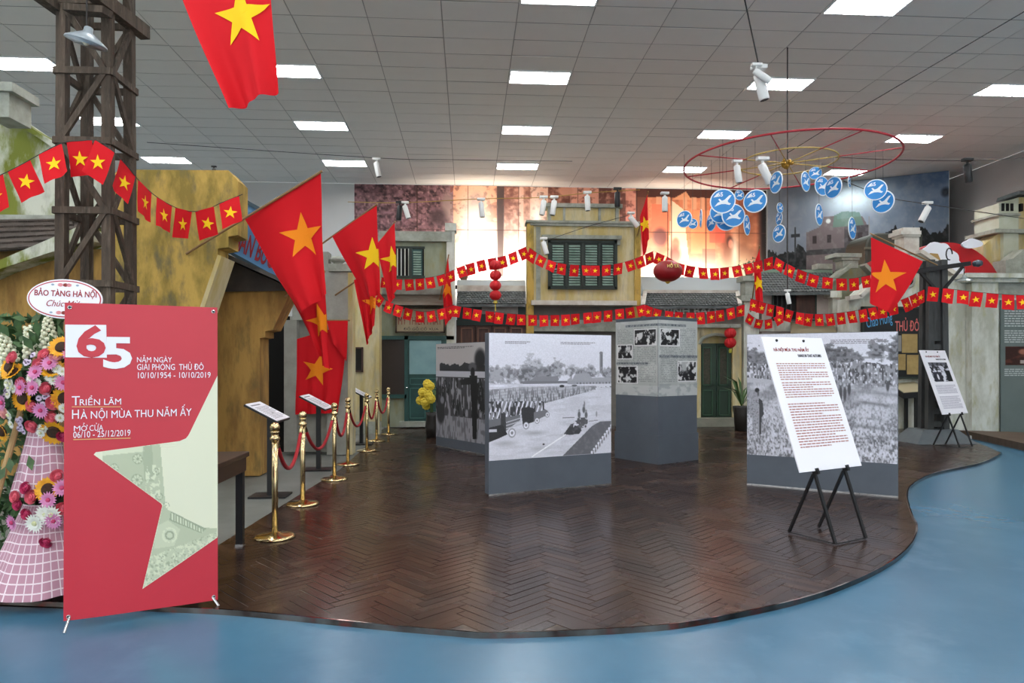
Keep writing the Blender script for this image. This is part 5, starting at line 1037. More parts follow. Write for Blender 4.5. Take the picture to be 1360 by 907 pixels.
bunting('short loop of star flags beneath the white pier', [on(993, 415, 15.6), on(1006, 424, 15.6), on(1022, 424, 15.6), on(1038, 416, 15.6)], 4, .2, .22, 12)
bunting('string of star flags from the power pole across the corner building', [at(1232, 380, 12.0), at(1265, 384, 11.9), at(1310, 389, 11.7), at(1360, 392, 11.5), at(1412, 390, 11.3)], 9, .235, .25, 13)
# ================================================================== LANTERNS
M_lan = mat('lantern_red', '#c3101a', .6); M_gold = mat('gold_trim', '#c9a23c', .4, .6)
def lantern_ball(mb, c, r, rz, n=18):
    vs = []; fs = []; m = 12
    for j in range(m + 1):
        t_ = math.pi * (j + .3) / (m + .6)
        for k in range(n * 2): rr_ = r * (1 + (.03 if k % 2 else -.03)) * math.sin(t_); vs.append((c[0] + rr_ * math.cos(math.pi * k / n), c[1] + rr_ * math.sin(math.pi * k / n), c[2] - rz * math.cos(t_)))
    q = n * 2; fs = [(j * q + k, j * q + (k + 1) % q, (j + 1) * q + (k + 1) % q, (j + 1) * q + k) for j in range(m) for k in range(q)]; mb.add(vs, fs + [tuple(range(q)), tuple(range(m * q, m * q + q))])
z = 14.1; p = at(658, 350, z); t = thing('lantern_string', 'string of four round red paper lanterns above the tiled shop', 'lantern', tuple(p)); MB().tube([at(658, 318, z), at(658, 405, z)], .006, 6).build('cord', M_cord, t)
for y in (352, 365.5, 379, 392): a = MB(); lantern_ball(a, at(658, y, z), .118, .106); a.build('paper_globe', M_lan, t)
MB().lathe([(.03, 0), (.05, -.05), (.012, -.08), (.012, -.22)], at(658, 399, z), 10).build('tassel', mat('tassel_yellow', '#c9b24a', .7), t)
z = kd(970, 15.5); p = at(970, 450, z); t = thing('red_lantern', 'pair of red paper lanterns with green tassel by the green doors', 'lantern', tuple(p)); MB().tube([at(970, 433, z), at(970, 470, z)], .006, 6).build('cord', M_cord, t)
for y in (442.5, 455): a = MB(); lantern_ball(a, at(970, y, z), .132, .125); a.build('paper_globe', M_lan, t)
MB().lathe([(.03, 0), (.04, -.06), (.03, -.1)], at(970, 463, z), 10).build('tassel', mat('tassel_green', '#b3b23c', .7), t)
z = 13.6; c = at(887, 360, z); t = thing('balloon_lantern', 'large oval dark red balloon with gold lettering hung on a wire', 'lantern', tuple(c)); MB().ell(c, .285, .285, .215, 32, 20).build('balloon', mat('balloon_red', '#8e0c14', .45), t, True)
MB().tube([c + Vector((0, 0, .2)), at(887, 270, z)], .008, 6).build('wire', M_cord, t); MB().lathe([(.07, 0), (.05, -.03), (.02, -.06)], c - Vector((0, 0, .19)), 14).build('base_cap', M_gold, t)
text('lettering', 'HỒ TÂ', Fr(c + Vector((-.10, -.305, .03)), (.97, .16, 0), (0, .2, 1)), 0, 0, .25, .10, mat('lantern_letter', '#d9c06a', .5), t, .0, .01, thin=.012)
# ================================================================== DOVE MOBILE
d0 = 12.0; hub = at(1046, 0, d0); hz = EYE + .2925 * d0; hub = Vector((hub.x, hub.y, hz)); Rr = 1.77
t = thing('dove_mobile', 'hanging mobile of red and gold rings with blue dove discs', 'mobile', tuple(hub))
MB().tube([hub + Vector((Rr * math.cos(k * math.pi / 36), Rr * math.sin(k * math.pi / 36), 0)) for k in range(72)], .018, 8, True).build('outer_ring', mat('ring_red', '#a51d2c', .5), t, True)
MB().tube([hub + Vector((.82 * math.cos(k * math.pi / 30), .82 * math.sin(k * math.pi / 30), .02)) for k in range(60)], .013, 8, True).build('inner_ring', mat('ring_gold', '#b39a52', .5), t, True)
for k in range(8):
    an = k * math.pi / 4 + .2; e = Vector((math.cos(an), math.sin(an), 0)); MB().tube([hub + e * .82, hub + e * Rr], .010, 6).build('spoke', mat('ring_red', '#a51d2c'), t); MB().tube([hub, hub + e * .82], .010, 6).build('inner_spoke', mat('ring_gold', '#b39a52'), t)
a = MB(); a.ell(hub, .06, .06, .06); rr = random.Random(2)
for k in range(18): a.ell(hub + Vector((rr.gauss(0, 1), rr.gauss(0, 1), rr.gauss(0, 1))).normalized() * .075, .035, .035, .035, 6, 4)
a.build('hub', mat('hub_gold', '#a87f2a', .4, .5), t); MB().tube([hub, Vector((hub.x, hub.y, ZC))], .012, 6).build('hanging_rod', M_cord, t); MB().tube([hub, hub - Vector((0, 0, 2.22))], .010, 6).build('lower_rod', M_cord, t)
M_disc = mat('disc_blue', '#2b86cc', .5); M_discw = mat('disc_white', '#eef2f5', .5)
DOVE = [(-.78, -.42), (-.45, -.02), (-.25, .02), (-.42, .28), (-.30, .34), (-.08, .12), (.16, .20), (.62, .62), (.85, .62), (.45, .08), (.55, -.10), (.78, -.20), (.62, -.34), (.25, -.22), (-.1, -.2), (-.35, -.26)]
def disc(px, py, wpx, hpx, dd):
    c = at(px, py, dd); r = hpx / 2 / FPX * dd; yaw = math.acos(min(1, wpx / hpx)) * (1 if (px * 7) % 2 < 1 else -1); v0 = Vector((c.x, c.y, 0)).normalized(); base = math.atan2(v0.y, v0.x) - math.pi / 2 + yaw
    U = Vector((math.cos(base), math.sin(base), 0)); fr = Fr(c, U, (0, 0, 1)); N = fr.N; o = MB().lathe([(r * .96, -.006), (r, -.004), (r, .004), (r * .96, .006)], c, 28, N).build('dove_disc', M_discw, t)
    a = MB(); a.lathe([(r * .91, -.0075), (r * .91, .0075)], c, 28, N); a.build('blue_face', M_disc, o)
    a = MB()
    for s in (1, -1): fr.poly(a, [(x * r * .82, y * r * .82 - .08 * r) for x, y in DOVE], s * .0085, s * .010)
    a.build('dove', M_discw, o); text('numeral', '65', fr, -.42 * r, .36 * r, .44 * r, .36 * r, M_discw, o, .009, .002, thin=.03)
    a = MB(); fr.poly(a, [(-.72 * r, .33 * r), (-.42 * r, .66 * r), (-.36 * r, .62 * r), (-.40 * r, .36 * r)], .0085, .010); a.build('wedge', M_discw, o)
    top = c + Vector((0, 0, r)); MB().tube([top, Vector((top.x, top.y, max(hz, top.z + .05)))], .003, 4).build('thread', M_cord, o)
for q in ((960, 267, 33, 33, 10.5), (1003, 267, 30, 31, 10.8), (956, 283, 26, 27, 11.2), (974, 286, 30, 31, 11.0), (965, 293, 29, 27, 11.3), (982, 259, 12, 14, 12.6), (909, 291, 20, 23, 11.5), (920, 297, 13, 14, 12.6), (931, 290, 3, 24, 11.9), (945, 295, 12, 24, 11.8), (992, 299, 8, 27, 11.2), (1031, 242, 16, 29, 11.0), (1036, 276, 8, 14, 12.4), (1035, 290, 8, 18, 12.6), (1035, 310, 16, 24, 11.6), (1070, 241, 11, 27, 11.8), (1083, 230, 17, 17, 12.4), (1092, 247, 18, 26, 12.0), (1107, 249, 21, 29, 11.6), (1088, 285, 9, 29, 11.6), (1132, 303, 9, 30, 11.5), (1128, 242, 3, 15, 12.5), (1163, 252, 31, 28, 11.0), (1173, 268, 27, 30, 11.3)): disc(*q)
# ================================================================== CABLES AND SPOTLIGHTS
def cable(label, pts, r=.007, m=M_cord):
    P = cr([Vector(p) for p in pts], 6); o = MB().tube(P, r, 6).build('ceiling_cable', m, None, origin=tuple(P[0])); return tag(o, label, 'cable')
cable('thin dark cable slung across under the ceiling at left', [at(195, 189, 17), at(498, 209.5, 17), at(600, 212, 17), at(760, 214, 17)])
cable('dark cable slanting from the top right corner down to the mobile hub', [at(1400, -8, 8.5), at(1149, 140, 10.6), at(1046, 203, 12.0)])
cable('yellow cable stretched along the mural carrying small spotlights', [at(462, 268, 15.6), at(535, 269, 15.4), at(640, 264, 15.4), at(722, 262, 15.2), at(783, 256, 15.2), at(850, 252, 15.2)], .008, M_goldcord)
cable('dark cable dropping from the ceiling to the twin white spotlights', [at(985, -20, 9.6), at(1008, 88, 9.6)], .01)
cable('grey cable from the ring mobile to the black spotlight at right', [at(1100, 208, 12), at(1185, 212, 13), at(1285, 213, 13.5), at(1380, 208, 14)])
cable('pale cable from the blue discs to the white spotlight by the mural', [at(1120, 240, 12.5), at(1180, 262, 13), at(1232, 271, 13.5), at(1360, 290, 14.2)])
cable('thin cable across the yellow house window top', [at(724, 320, 15.3), at(780, 301, 15.3), at(838, 285, 15.3)])
def spot(px, py, dd, tilt, label, m=M_white, s=1.0, yaw=0., c=None):
    c = c or at(px, py, dd); t = thing('spotlight', label, 'spotlight', tuple(c), 'small spotlights on cables'); d = Vector((math.sin(tilt) * math.cos(yaw), math.sin(tilt) * math.sin(yaw), -math.cos(tilt)))
    bevel(MB().box(c.x - .09 * s, c.y - .05 * s, c.z, c.x + .09 * s, c.y + .05 * s, c.z + .05 * s).build('mount', m, t), .008); MB().tube([c, c - Vector((0, 0, .1 * s))], .022 * s, 8).build('stem', m, t)
    h = c - Vector((0, 0, .1 * s)); MB().lathe([(.045 * s, -.05 * s), (.062 * s, -.03 * s), (.062 * s, .27 * s), (.055 * s, .28 * s)], h, 18, d).build('lamp_head', m, t, True); MB().lathe([(.052 * s, .281 * s), (.052 * s, .284 * s)], h, 18, d).build('lens', M_black, t)
spot(1008, 92, 9.6, .25, 'white spotlight on the ceiling cable, brightest of the upper pair', M_white, 1.15); spot(1005, 88, 9.45, 1.0, 'white spotlight turned sideways beneath the upper cable end', M_white, .8)
spot(500, 212.6, 17, .2, 'small white spotlight hanging under the ceiling above the purple mural', M_white, 1.1); spot(979, 216, 11.6, .15, 'white spotlight within the gold ring of the mobile, left one', M_white, .9); spot(1013, 213, 11.4, .45, 'white spotlight within the gold ring of the mobile, right one', M_white, 1.1)
spot(531, 270, 15.4, -.1, 'black spotlight on the yellow cable before the purple mural', M_black, 1.0); spot(538, 270, 15.3, .3, 'white spotlight beside the black one before the purple mural', M_white, .9); spot(639, 266, 15.4, .1, 'white spotlight hanging before the brightest part of the mural', M_white, 1.0)
spot(722, 263, 15.2, -.15, 'white spotlight above the left end of the parapet, outer one', M_white, 1.0); spot(736, 263, 15.1, -.15, 'white spotlight above the left end of the parapet, inner one', M_white, 1.0); spot(780, 257, 15.2, .05, 'white spotlight above the middle of the parapet', M_white, 1.0); spot(820, 252, 15.2, 0, 'black spotlight above the right end of the parapet', M_black, 1.0)
spot(722, 318, 15.3, .3, 'white spotlight at the top left of the shuttered window', M_white, .9); spot(838, 284, 15.3, .7, 'white spotlight at the right shoulder of the yellow house', M_white, .9); spot(883, 258, 13.5, 0, 'white spotlight where the balloon wire begins', M_white, .9); spot(1232, 271, 13.5, -.5, 'white spotlight in front of the dusk mural', M_white, 1.0); qq = hub - Vector((0, 0, 2.25)); spot(0, 0, 0, .2, 'white spotlight at the foot of the mobile rod', M_white, .6, c=qq); spot(1285, 214, 13.5, .1, 'black spotlight near the top of the grey wall', M_black, 1.1)
p = on(285, 226, 8.1); spot(284, 222, 8.3, .5, 'small black lamp standing on top of the ochre wall', M_black, .35)
# ================================================================== ROLL-UP STYLE BANNER
gl_, gr_ = gnd(84, 838, -.03), gnd(291, 808, -.03); U = Vector((gr_.x - gl_.x, gr_.y - gl_.y, 0)).normalized(); N = Vector((U.y, -U.x, 0)); ln = math.radians(1.5); V = (Vector((0, 0, 1)) * math.cos(ln) - N * math.sin(ln))
t = thing('exhibition_banner', 'tall red exhibition banner with cream star and white 65 on folding stand', 'banner', (gl_.x, gl_.y, -.03)); W, H = .80, 1.80
fr = Fr(Vector((gl_.x, gl_.y, .025)) + U * 0, U, V)
M_ban = mat('banner_red', '#c02c3b', .38, col2='#ba2737', scale=1.2); 
def bf(u, v): return fr.p(u * W, v * H, .012 * math.sin(u * 3.1) * (1 - .5 * v) + .003 * math.sin(u * 9 + v * 4) - .012 * 0)
a = MB(); n = 24
a.grid(bf, n, n); a.grid(lambda u, v: Vector(bf(1 - u, v)) - fr.N * .002, n, n); a.build('banner_sheet', M_ban, t, True)
M_cream = mat('banner_cream', '#dbdcc2', .45); M_olive = mat('banner_olive', '#b5bb9f', .45, col2='#a9b094', scale=14); M_oliveL = mat('banner_olive_light', '#cdd2b8', .45, col2='#bcc3a8', scale=30); M_bw = mat('banner_white', '#e6e6f0', .42)
def bp(px, py):   # position on the sheet from the sheet's own proportions (left edge 94..82, right 290; top 402/404, bottom 824/800)
    v = 0; u = 0
    for _ in range(6):
        yt = 402 + 2 * u; yb = 824 - 24 * u; v = (py - yt) / (yb - yt); xl = 94 - 12 * v; u = (px - xl) / (290 - xl)
    # perspective along the width: nearer left edge
    k = 4.12 / 3.77; u = u * k / (1 + u * (k - 1)) if False else u / (k - u * (k - 1)) * 1.0
    return u * W, (1 - v) * H
def bend_c(a_): return .012 * math.sin(a_ / W * 3.1) + .003
def bpoly(name, pix, m, c, parent=t):
    # dense planar fill that follows the sheet: fine strips
    pts = [bp(*q) for q in pix]; b = MB(); P = [fr.p(x, y, 0) for x, y in pts]
    me_pts = pts; ys = np.linspace(min(p[1] for p in pts), max(p[1] for p in pts), 90)
    for y0, y1 in zip(ys[:-1], ys[1:]):
        def cuts(y):
            xs = []
            for i in range(len(me_pts)):
                (xa, ya), (xb, yb) = me_pts[i], me_pts[i - 1]
                if (ya > y) != (yb > y): xs.append(xa + (y - ya) / (yb - ya) * (xb - xa))
            return sorted(xs)
        e = (y1 - y0) * .02; c0, c1 = cuts(y0 + e), cuts(y1 - e)
        if len(c0) == len(c1) and len(c0) >= 2:
            for i in range(0, len(c0) - 1, 2):
                m_ = 8; row = []
                for (yy, cc_) in ((y0, c0), (y1, c1)):
                    for k in range(m_ + 1):
                        x = cc_[i] + (cc_[i + 1] - cc_[i]) * k / m_; q = Vector(bf(x / W, yy / H)) + fr.N * c; row.append(q)
                b.add(row, [(k, k + 1, k + m_ + 2, k + m_ + 1) for k in range(m_)])
    return b.build(name, m, parent)
bpoly('cream_star', [(290, 497), (252, 578), (247, 584), (240, 586), (124, 602), (217, 671), (189, 783), (290, 716)], M_cream, .0015)
def star_print():
    nx, ny = 170, 292; cv = Cv(nx, ny, (.86, .865, .765)); q = lambda px, py: ((px - 122) / 168, (py - 494) / 292)
    ol, dk, lt = (.71, .74, .63), (.60, .64, .54), (.82, .84, .73); P_ = lambda pts: [q(*p) for p in pts]; fn1 = cv.n(40, 60, 5, 3); fn2 = vnoise(nx, ny, 85, 140, 6)
    cv.poly(P_([(138, 590), (215, 588), (222, 680), (138, 615)]), ol); cv.poly(P_([(138, 590), (192, 588), (194, 600), (138, 606)]), lt); cv.poly(P_([(192, 588), (204, 588), (206, 640), (193, 640)]), dk, .5)
    for px, py, r in ((185, 610, 6), (184, 638, 7), (154, 622, 5), (209, 627, 4), (213, 660, 4), (222, 672, 4)):
        cx, cy = q(px, py); d = np.sqrt(((cv.X - cx) * 168) ** 2 + ((cv.Y - cy) * 292) ** 2); an = np.arctan2((cv.Y - cy) * 292, (cv.X - cx) * 168); cv.put((np.abs(d - r) < .9) * .9, dk); cv.put((d < r) * (np.sin(an * 8) > .2) * (d > r * .35) * .8, lt); cv.put((d < r * .3) * 1., dk)
    m = (cv.X > q(195, 0)[0]) & (cv.X < q(214, 0)[0]) & (cv.Y > q(0, 618)[1]) & (cv.Y < q(0, 662)[1]); cv.put(m * (fn1 > .53), lt)
    cv.poly(P_([(214, 668), (228, 680), (272, 702), (292, 704), (292, 722), (186, 786), (200, 735)]), ol); cv.poly(P_([(228, 679), (275, 704), (268, 710), (226, 692)]), dk)
    for k in range(12): x = 229 + k * 3.6; cv.poly(P_([(x, 682 + k * 2), (x + 1.5, 683 + k * 2), (x + 1.5, 692 + k * 1.6), (x, 691 + k * 1.6)]), lt)
    cv.poly(P_([(208, 700), (224, 692), (240, 704), (232, 726), (205, 730)]), lt, .5); cx, cy = q(226, 712); d = np.sqrt(((cv.X - cx) * 168) ** 2 + ((cv.Y - cy) * 292) ** 2); cv.put((np.abs(d - 9) < 1.5) * (fn2 > .3), lt); cv.put((np.abs(d - 5) < 1.2) * 1., dk)
    low_ = (cv.Y * 292 + 494) > 742 - (cv.X * 168 + 122 - 195) * .36; cv.put(low_ * (cv.Y > q(0, 700)[1]) * .9, (.74, .77, .66)); cv.put(low_ * (cv.Y > q(0, 700)[1]) * (fn1 > .52) * .9, lt); cv.put(low_ * (cv.Y > q(0, 700)[1]) * (fn2 > .72) * .8, dk)
    poly_ = [(290, 497), (252, 578), (247, 584), (240, 586), (124, 602), (217, 671), (189, 783), (290, 716)]; msk = Cv(nx, ny, 0.); msk.poly(P_(poly_), 1.); mk = msk.a[:, :, 0] > .5
    diff = np.abs(cv.a - np.array((.86, .865, .765))).sum(2) > .02; mk &= diff
    vs = []
    for j in range(ny):
        for i in range(nx):
            a_, b_ = bp(122 + 168 * i / (nx - 1), 494 + 292 * j / (ny - 1)); vs.append(Vector(bf(min(max(a_ / W, 0), 1), b_ / H)) + fr.N * .0024)
    fs = [(j * nx + i, (j + 1) * nx + i, (j + 1) * nx + i + 1, j * nx + i + 1) for j in range(ny - 1) for i in range(nx - 1) if mk[j, i] and mk[j + 1, i] and mk[j, i + 1] and mk[j + 1, i + 1]]
    me = bpy.data.meshes.new('star_picture'); off = wloc(t); me.from_pydata([v - off for v in vs], [], fs); at_ = me.color_attributes.new('Col', 'FLOAT_COLOR', 'POINT'); rgba = np.ones((ny * nx, 4), np.float32); rgba[:, :3] = lin(cv.a).reshape(-1, 3); at_.data.foreach_set('color', rgba.ravel()); me.materials.append(PRINT); me.update(); o = bpy.data.objects.new('star_picture', me); COL.objects.link(o); o.parent = t
star_print()
bpoly('white_block', [(94, 431), (147, 431), (147, 475), (93, 475.5)], M_bw, .0015)
def btext(st, px, py, pw, ph, m, c=.0035, bold=.0, **k):
    (a0, b0), (a1, _), (_, b1) = bp(px, py + ph), bp(px + pw, py + ph), bp(px, py); o = text('lettering', st, fr, a0, b0, a1 - a0, b1 - b0, m, t, c, .0004, thin=bold, **k)
    n_ = len(o.data.vertices); co = np.zeros(n_ * 3); o.data.vertices.foreach_get('co', co); co = co.reshape(-1, 3); rel = co + np.array(wloc(t)) - np.array(fr.O); aa = rel @ np.array(fr.U); bb_ = rel @ np.array(fr.V)
    co += ((.012 * np.sin(aa / W * 3.1) * (1 - .5 * bb_ / H) + .003 * np.sin(aa / W * 9 + bb_ / H * 4)))[:, None] * np.array(fr.N)[None]; o.data.vertices.foreach_set('co', co.ravel()); return o
btext('6', 107.5, 431.5, 38, 44, mat('banner_red2', '#c02c3b', .38), .003, .03); btext('5', 142, 447, 37.5, 43, M_bw, .0036, .03)
btext('NĂM NGÀY', 186, 471, 45, 9.5, M_bw); btext('GIẢI PHÓNG  THỦ ĐÔ', 186, 480, 86, 11, M_bw); btext('10/10/1954 - 10/10/2019', 187, 494, 94, 8, M_bw)
btext('T', 100, 527, 10.5, 12, M_bw, bold=.0); btext('RIỂN LÃM', 110.5, 526, 54, 13, M_bw, bold=.0); btext('H', 100, 545, 9, 12, M_bw, bold=.0); btext('À NỘI MÙA THU NĂM ẤY', 111, 541, 145, 19, M_bw, bold=.0)
btext('M', 102, 566.5, 8.5, 6.5, M_bw); btext('O', 111.5, 566.2, 7.6, 7, M_bw); btext(',', 118.6, 564.6, 1.5, 3, M_bw); btext('?', 114.2, 562.2, 2.2, 3, M_bw); btext('CỬA', 122.5, 562.6, 18, 10.4, M_bw); btext('06/10 - 25/12/2019', 101, 574, 75, 8.5, M_bw, bold=.0)
M_line = mat('banner_line', '#d9a566', .5)
bpoly('underline', [(100, 540.6), (164, 540), (164, 541), (100, 541.6)], M_line, .003); bpoly('underline', [(101, 584), (176, 581.6), (176, 582.8), (101, 585.2)], M_line, .003)
for u, v in ((.03, .985), (.97, .985), (.03, .012), (.97, .012)):
    c = Vector(bf(u, v)) + fr.N * .002; MB().tube([c + fr.U * .009 * math.cos(k * .7854) + fr.V * .009 * math.sin(k * .7854) for k in range(8)], .003, 6, True).build('eyelet', M_steel, t); MB().lathe([(.006, 0), (.006, .001)], c, 10, fr.N).build('hook_knob', M_black, t)
ctr = fr.p(W / 2, .85, -.12)
for u, v in ((.03, .985), (.97, .985), (.03, .012), (.97, .012)): MB().tube([Vector(bf(u, v)) - fr.N * .006, ctr.lerp(Vector(bf(u, v)), .15)], .006, 8).build('stand_arm', M_steel, t)
MB().ell(ctr, .035, .035, .05).build('stand_hub', M_black, t)
for s in (0, 1): q = fr.p(W * s, .02, 0); g = Vector((q.x, q.y, -.026)) + U * (.01 if s == 0 else .02) + N * .05; MB().tube([q + U * (.03 if s == 0 else -.03), g], .008, 8).build('foot', M_steel, t)
g = ctr - N * .45; g.z = -.026; MB().tube([ctr, g], .007, 8).build('rear_foot', M_steel, t)
# ================================================================== FLOWER STAND
fc0 = at(62, 482, 4.35); F = Vector((fc0.x, fc0.y, -.006)); dF = 4.35
t = thing('flower_stand', 'two-tier congratulatory flower stand with sunflowers and pink check cloth', 'flower stand', tuple(F)); M_bam = mat('pale_bamboo', '#b08f5e', .6)
for dx, dy in ((-.38, -.16), (.36, -.16), (0, .38)):
    a = MB(); a.tube([F + Vector((dx, dy, 0)), F + Vector((dx * .12, dy * .12, 1.55))], .018, 8); a.build('leg', M_bam, t)
chk = bpy.data.materials.new('pink_check'); chk.use_nodes = True; nt = chk.node_tree; b = nt.nodes['Principled BSDF']; b.inputs['Roughness'].default_value = .8
uvn = nt.nodes.new('ShaderNodeAttribute'); uvn.attribute_name = 'cloth'; sep = nt.nodes.new('ShaderNodeSeparateXYZ'); nt.links.new(uvn.outputs['Vector'], sep.inputs[0]); ms = []
for i in (0, 1):
    m1 = nt.nodes.new('ShaderNodeMath'); m1.operation = 'FRACT'; nt.links.new(sep.outputs[i], m1.inputs[0]); m2 = nt.nodes.new('ShaderNodeMath'); m2.operation = 'LESS_THAN'; m2.inputs[1].default_value = .14; nt.links.new(m1.outputs[0], m2.inputs[0]); ms.append(m2)
mxm = nt.nodes.new('ShaderNodeMath'); mxm.operation = 'MAXIMUM'; nt.links.new(ms[0].outputs[0], mxm.inputs[0]); nt.links.new(ms[1].outputs[0], mxm.inputs[1]); mxc = nt.nodes.new('ShaderNodeMix'); mxc.data_type = 'RGBA'; mxc.inputs[6].default_value = hexc('#b88a9a'); mxc.inputs[7].default_value = hexc('#e6d6dc'); nt.links.new(mxm.outputs[0], mxc.inputs[0]); nt.links.new(mxc.outputs[2], b.inputs['Base Color'])
def skirt(z0, z1, r0, r1, name):
    nu, nv = 60, 14
    def fn(u, v):
        an = math.pi * (1 + u) if True else 0; an = 2 * math.pi * u; r = r1 + (r0 - r1) * v; r *= 1 + .05 * v * math.sin(an * 9) ; return F + Vector((r * math.cos(an), r * .75 * math.sin(an), z1 + (z0 - z1) * v + .01 * math.sin(an * 5) * v))
    o = MB().grid(fn, nu, nv).build(name, chk, t, True); at_ = o.data.attributes.new('cloth', 'FLOAT_VECTOR', 'POINT'); q = []
    for j in range(nv + 1):
        for i in range(nu + 1): q += [i / nu * 2 * math.pi * r0 / .055, j / nv * (z1 - z0) / .055, 0]
    at_.data.foreach_set('vector', q)
skirt(.06, .60, .36, .13, 'check_cloth'); skirt(.66, 1.08, .20, .10, 'check_cloth_upper')
rr = random.Random(12)
M_pet = mat('sunflower_petal', '#efb112', .6, col2='#d98f0a', scale=20); M_eye = mat('sunflower_eye', '#2a1a10', .9, col2='#432a16', scale=60); M_rose = mat('rose_pink', '#e27683', .6, col2='#d65c70', scale=25); M_rosed = mat('rose_deep', '#c23a68', .6); M_gerb = mat('gerbera_pink', '#d487b4', .6); M_wh = mat('white_petal', '#e9eadf', .6); M_cen = mat('daisy_centre', '#7a6a80', .7); M_snap = mat('snapdragon_cream', '#dfe0c4', .6); M_fol = mat('bouquet_leaf', '#2d4526', .6, col2='#4b6a38', scale=12); M_blush = mat('rose_blush', '#e6a8a4', .6)
def basis(d):
    d = d.normalized(); a = d.cross(Vector((0, 0, 1))); a = a.normalized() if a.length > .1 else Vector((1, 0, 0)); return a, a.cross(d), d
def petals(mb, c, d, n, r0, r1, w_, cup=.1, ph=0.):
    a, b, d = basis(d)
    for k in range(n):
        an = 2 * math.pi * k / n + ph + rr.uniform(-.06, .06); e = a * math.cos(an) + b * math.sin(an); s = d.cross(e) * w_; m_ = c + e * (r0 + r1) / 2 + d * cup * r1 * .6; mb.add([c + e * r0 - s * .5, c + e * r0 + s * .5, m_ + s, c + e * r1 + d * cup * r1, m_ - s], [(0, 1, 2, 4), (4, 2, 3)])
def sunflower(c, d, r=.075):
    o = MB(); o.lathe([(r * .48, -.012), (r * .5, 0), (r * .4, .014), (.005, .016)], c, 14, d); o = o.build('sunflower', M_eye, t); a = MB(); petals(a, c, d, 17, r * .42, r, r * .15, .12); petals(a, c - d.normalized() * .003, d, 17, r * .42, r * .93, r * .15, .2, .18); a.build('petals', M_pet, o)
def rose(c, d, r, m):
    a, b, d = basis(d); mb = MB()
    for j, (rad, n, h) in enumerate(((.25, 3, .55), (.5, 4, .5), (.78, 5, .38), (1.0, 6, .2))):
        for k in range(n):
            an = 2 * math.pi * k / n + j * .5; vs = []
            for i in range(5):
                x = an + (i - 2) * .42 * 3.4 / n * 1.1
                for s in (0, 1): e = a * math.cos(x) + b * math.sin(x); vs.append(c + e * r * (rad * (.75 + .3 * s)) + d * r * (h * (s * 1.0) - .25 * (1 - s) + .06 * math.cos((i - 2) * 1.2)))
            mb.add(vs, [(i * 2, i * 2 + 2, i * 2 + 3, i * 2 + 1) for i in range(4)])
    mb.lathe([(r * .2, -.3 * r), (r * .72, -.1 * r), (r * .55, .2 * r), (r * .15, .42 * r)], c, 12, d); return mb.build('rose', m, t, True)
def gerbera(c, d, r, m, mc, nm='gerbera'):
    mb = MB(); petals(mb, c, d, 18, r * .2, r, r * .14, .15); petals(mb, c, d, 14, r * .15, r * .6, r * .12, .35, .1); o = mb.build(nm, m, t); a = MB(); a.lathe([(r * .24, 0), (r * .2, .008), (.004, .01)], c + d.normalized() * .004, 10, d); a.build('flower_centre', mc, o)
def daisies(c, d):
    for k in range(4): a, b, dd = basis(d); gerbera(c + a * rr.uniform(-.05, .05) + b * rr.uniform(-.04, .04), d, .022, mat('small_daisy', '#d9c9dd', .6), M_cen, 'daisy')
def snap(c, d, L=.22):
    mb = MB(); d = d.normalized()
    for k in range(46):
        f = k / 46; an = k * 2.4; a, b, _ = basis(d); r = .042 * (1 - .75 * f) + .006; e = a * math.cos(an) + b * math.sin(an); q = c + d * L * f + e * r; mb.ell(q, .019 * (1.1 - .5 * f), .019 * (1.1 - .5 * f), .017 * (1.1 - .5 * f), 6, 4)
    stuff(mb.build('snapdragon', M_snap, t))
def fpt(px, py, dep): return at(px, py, dF + dep)
def outd(px, py, cx, cy): return Vector(((px - cx) / 90, -1.0, (cy - py) / 110 + .1))
top, low = (66, 508), (66, 668)
def mass(cx, cy, wpx, hpx, n):
    mb = MB(); 
    for i in range(n):
        x, y = rr.gauss(0, .55), rr.gauss(0, .55); x, y = max(-1.1, min(1.1, x)), max(-1.1, min(1.1, y)); c = fpt(cx + x * wpx, cy + y * hpx, rr.uniform(-.05, .16)); u = Vector((rr.gauss(0, 1), rr.gauss(0, .6), rr.gauss(0, 1))).normalized() * rr.uniform(.03, .06); v = u.cross(Vector((rr.gauss(0, .4), -1, rr.gauss(0, .4)))).normalized() * .018
        mb.add([c - u, c + v, c + u, c - v], [(0, 1, 2, 3)])
    stuff(mb.build('foliage', M_fol, t))
mass(60, 515, 76, 84, 1900); mass(52, 672, 60, 52, 900)
for c_, r in (((66, 515), (.30, .16, .30)), ((66, 672), (.2, .13, .16))): a = MB(); a.ell(fpt(c_[0], c_[1], .12), *r); a.build('foam_core', mat('core_green', '#1b2a18', .9), t)
for x, y, r in ((12, 487, .075), (17, 494, .07), (82, 461, .078), (71, 491, .075), (30, 529, .082), (86, 529, .08), (71, 574, .085), (2, 573, .07), (-8, 520, .08), (112, 500, .08), (120, 560, .08), (63, 650, .08)): sunflower(fpt(x, y, -.16), outd(x, y, 62, 515 if y < 620 else 665) + (Vector((0, -.2, .9)) if (x, y) in ((17, 494), (71, 491)) else Vector((0, 0, 0))), r)
for x, y, m in ((61, 516, M_rose), (42, 539, M_rose), (42, 566, M_rose), (69, 554, M_rose), (71, 535, M_rose), (76, 473, M_blush), (59, 471, M_rose), (51, 483, M_rose), (84, 579, M_rosed), (16, 475, M_rose), (5, 548, M_blush), (100, 540, M_rose), (34, 648, M_rosed), (20, 660, M_rose), (23, 670, M_rosed), (42, 660, M_rose), (76, 632, M_rose), (35, 683, M_rosed), (61, 720, M_rosed), (83, 675, M_rose), (28, 510, M_rose)): rose(fpt(x, y, -.17), outd(x, y, 62, 515 if y < 620 else 665), rr.uniform(.034, .043), m)
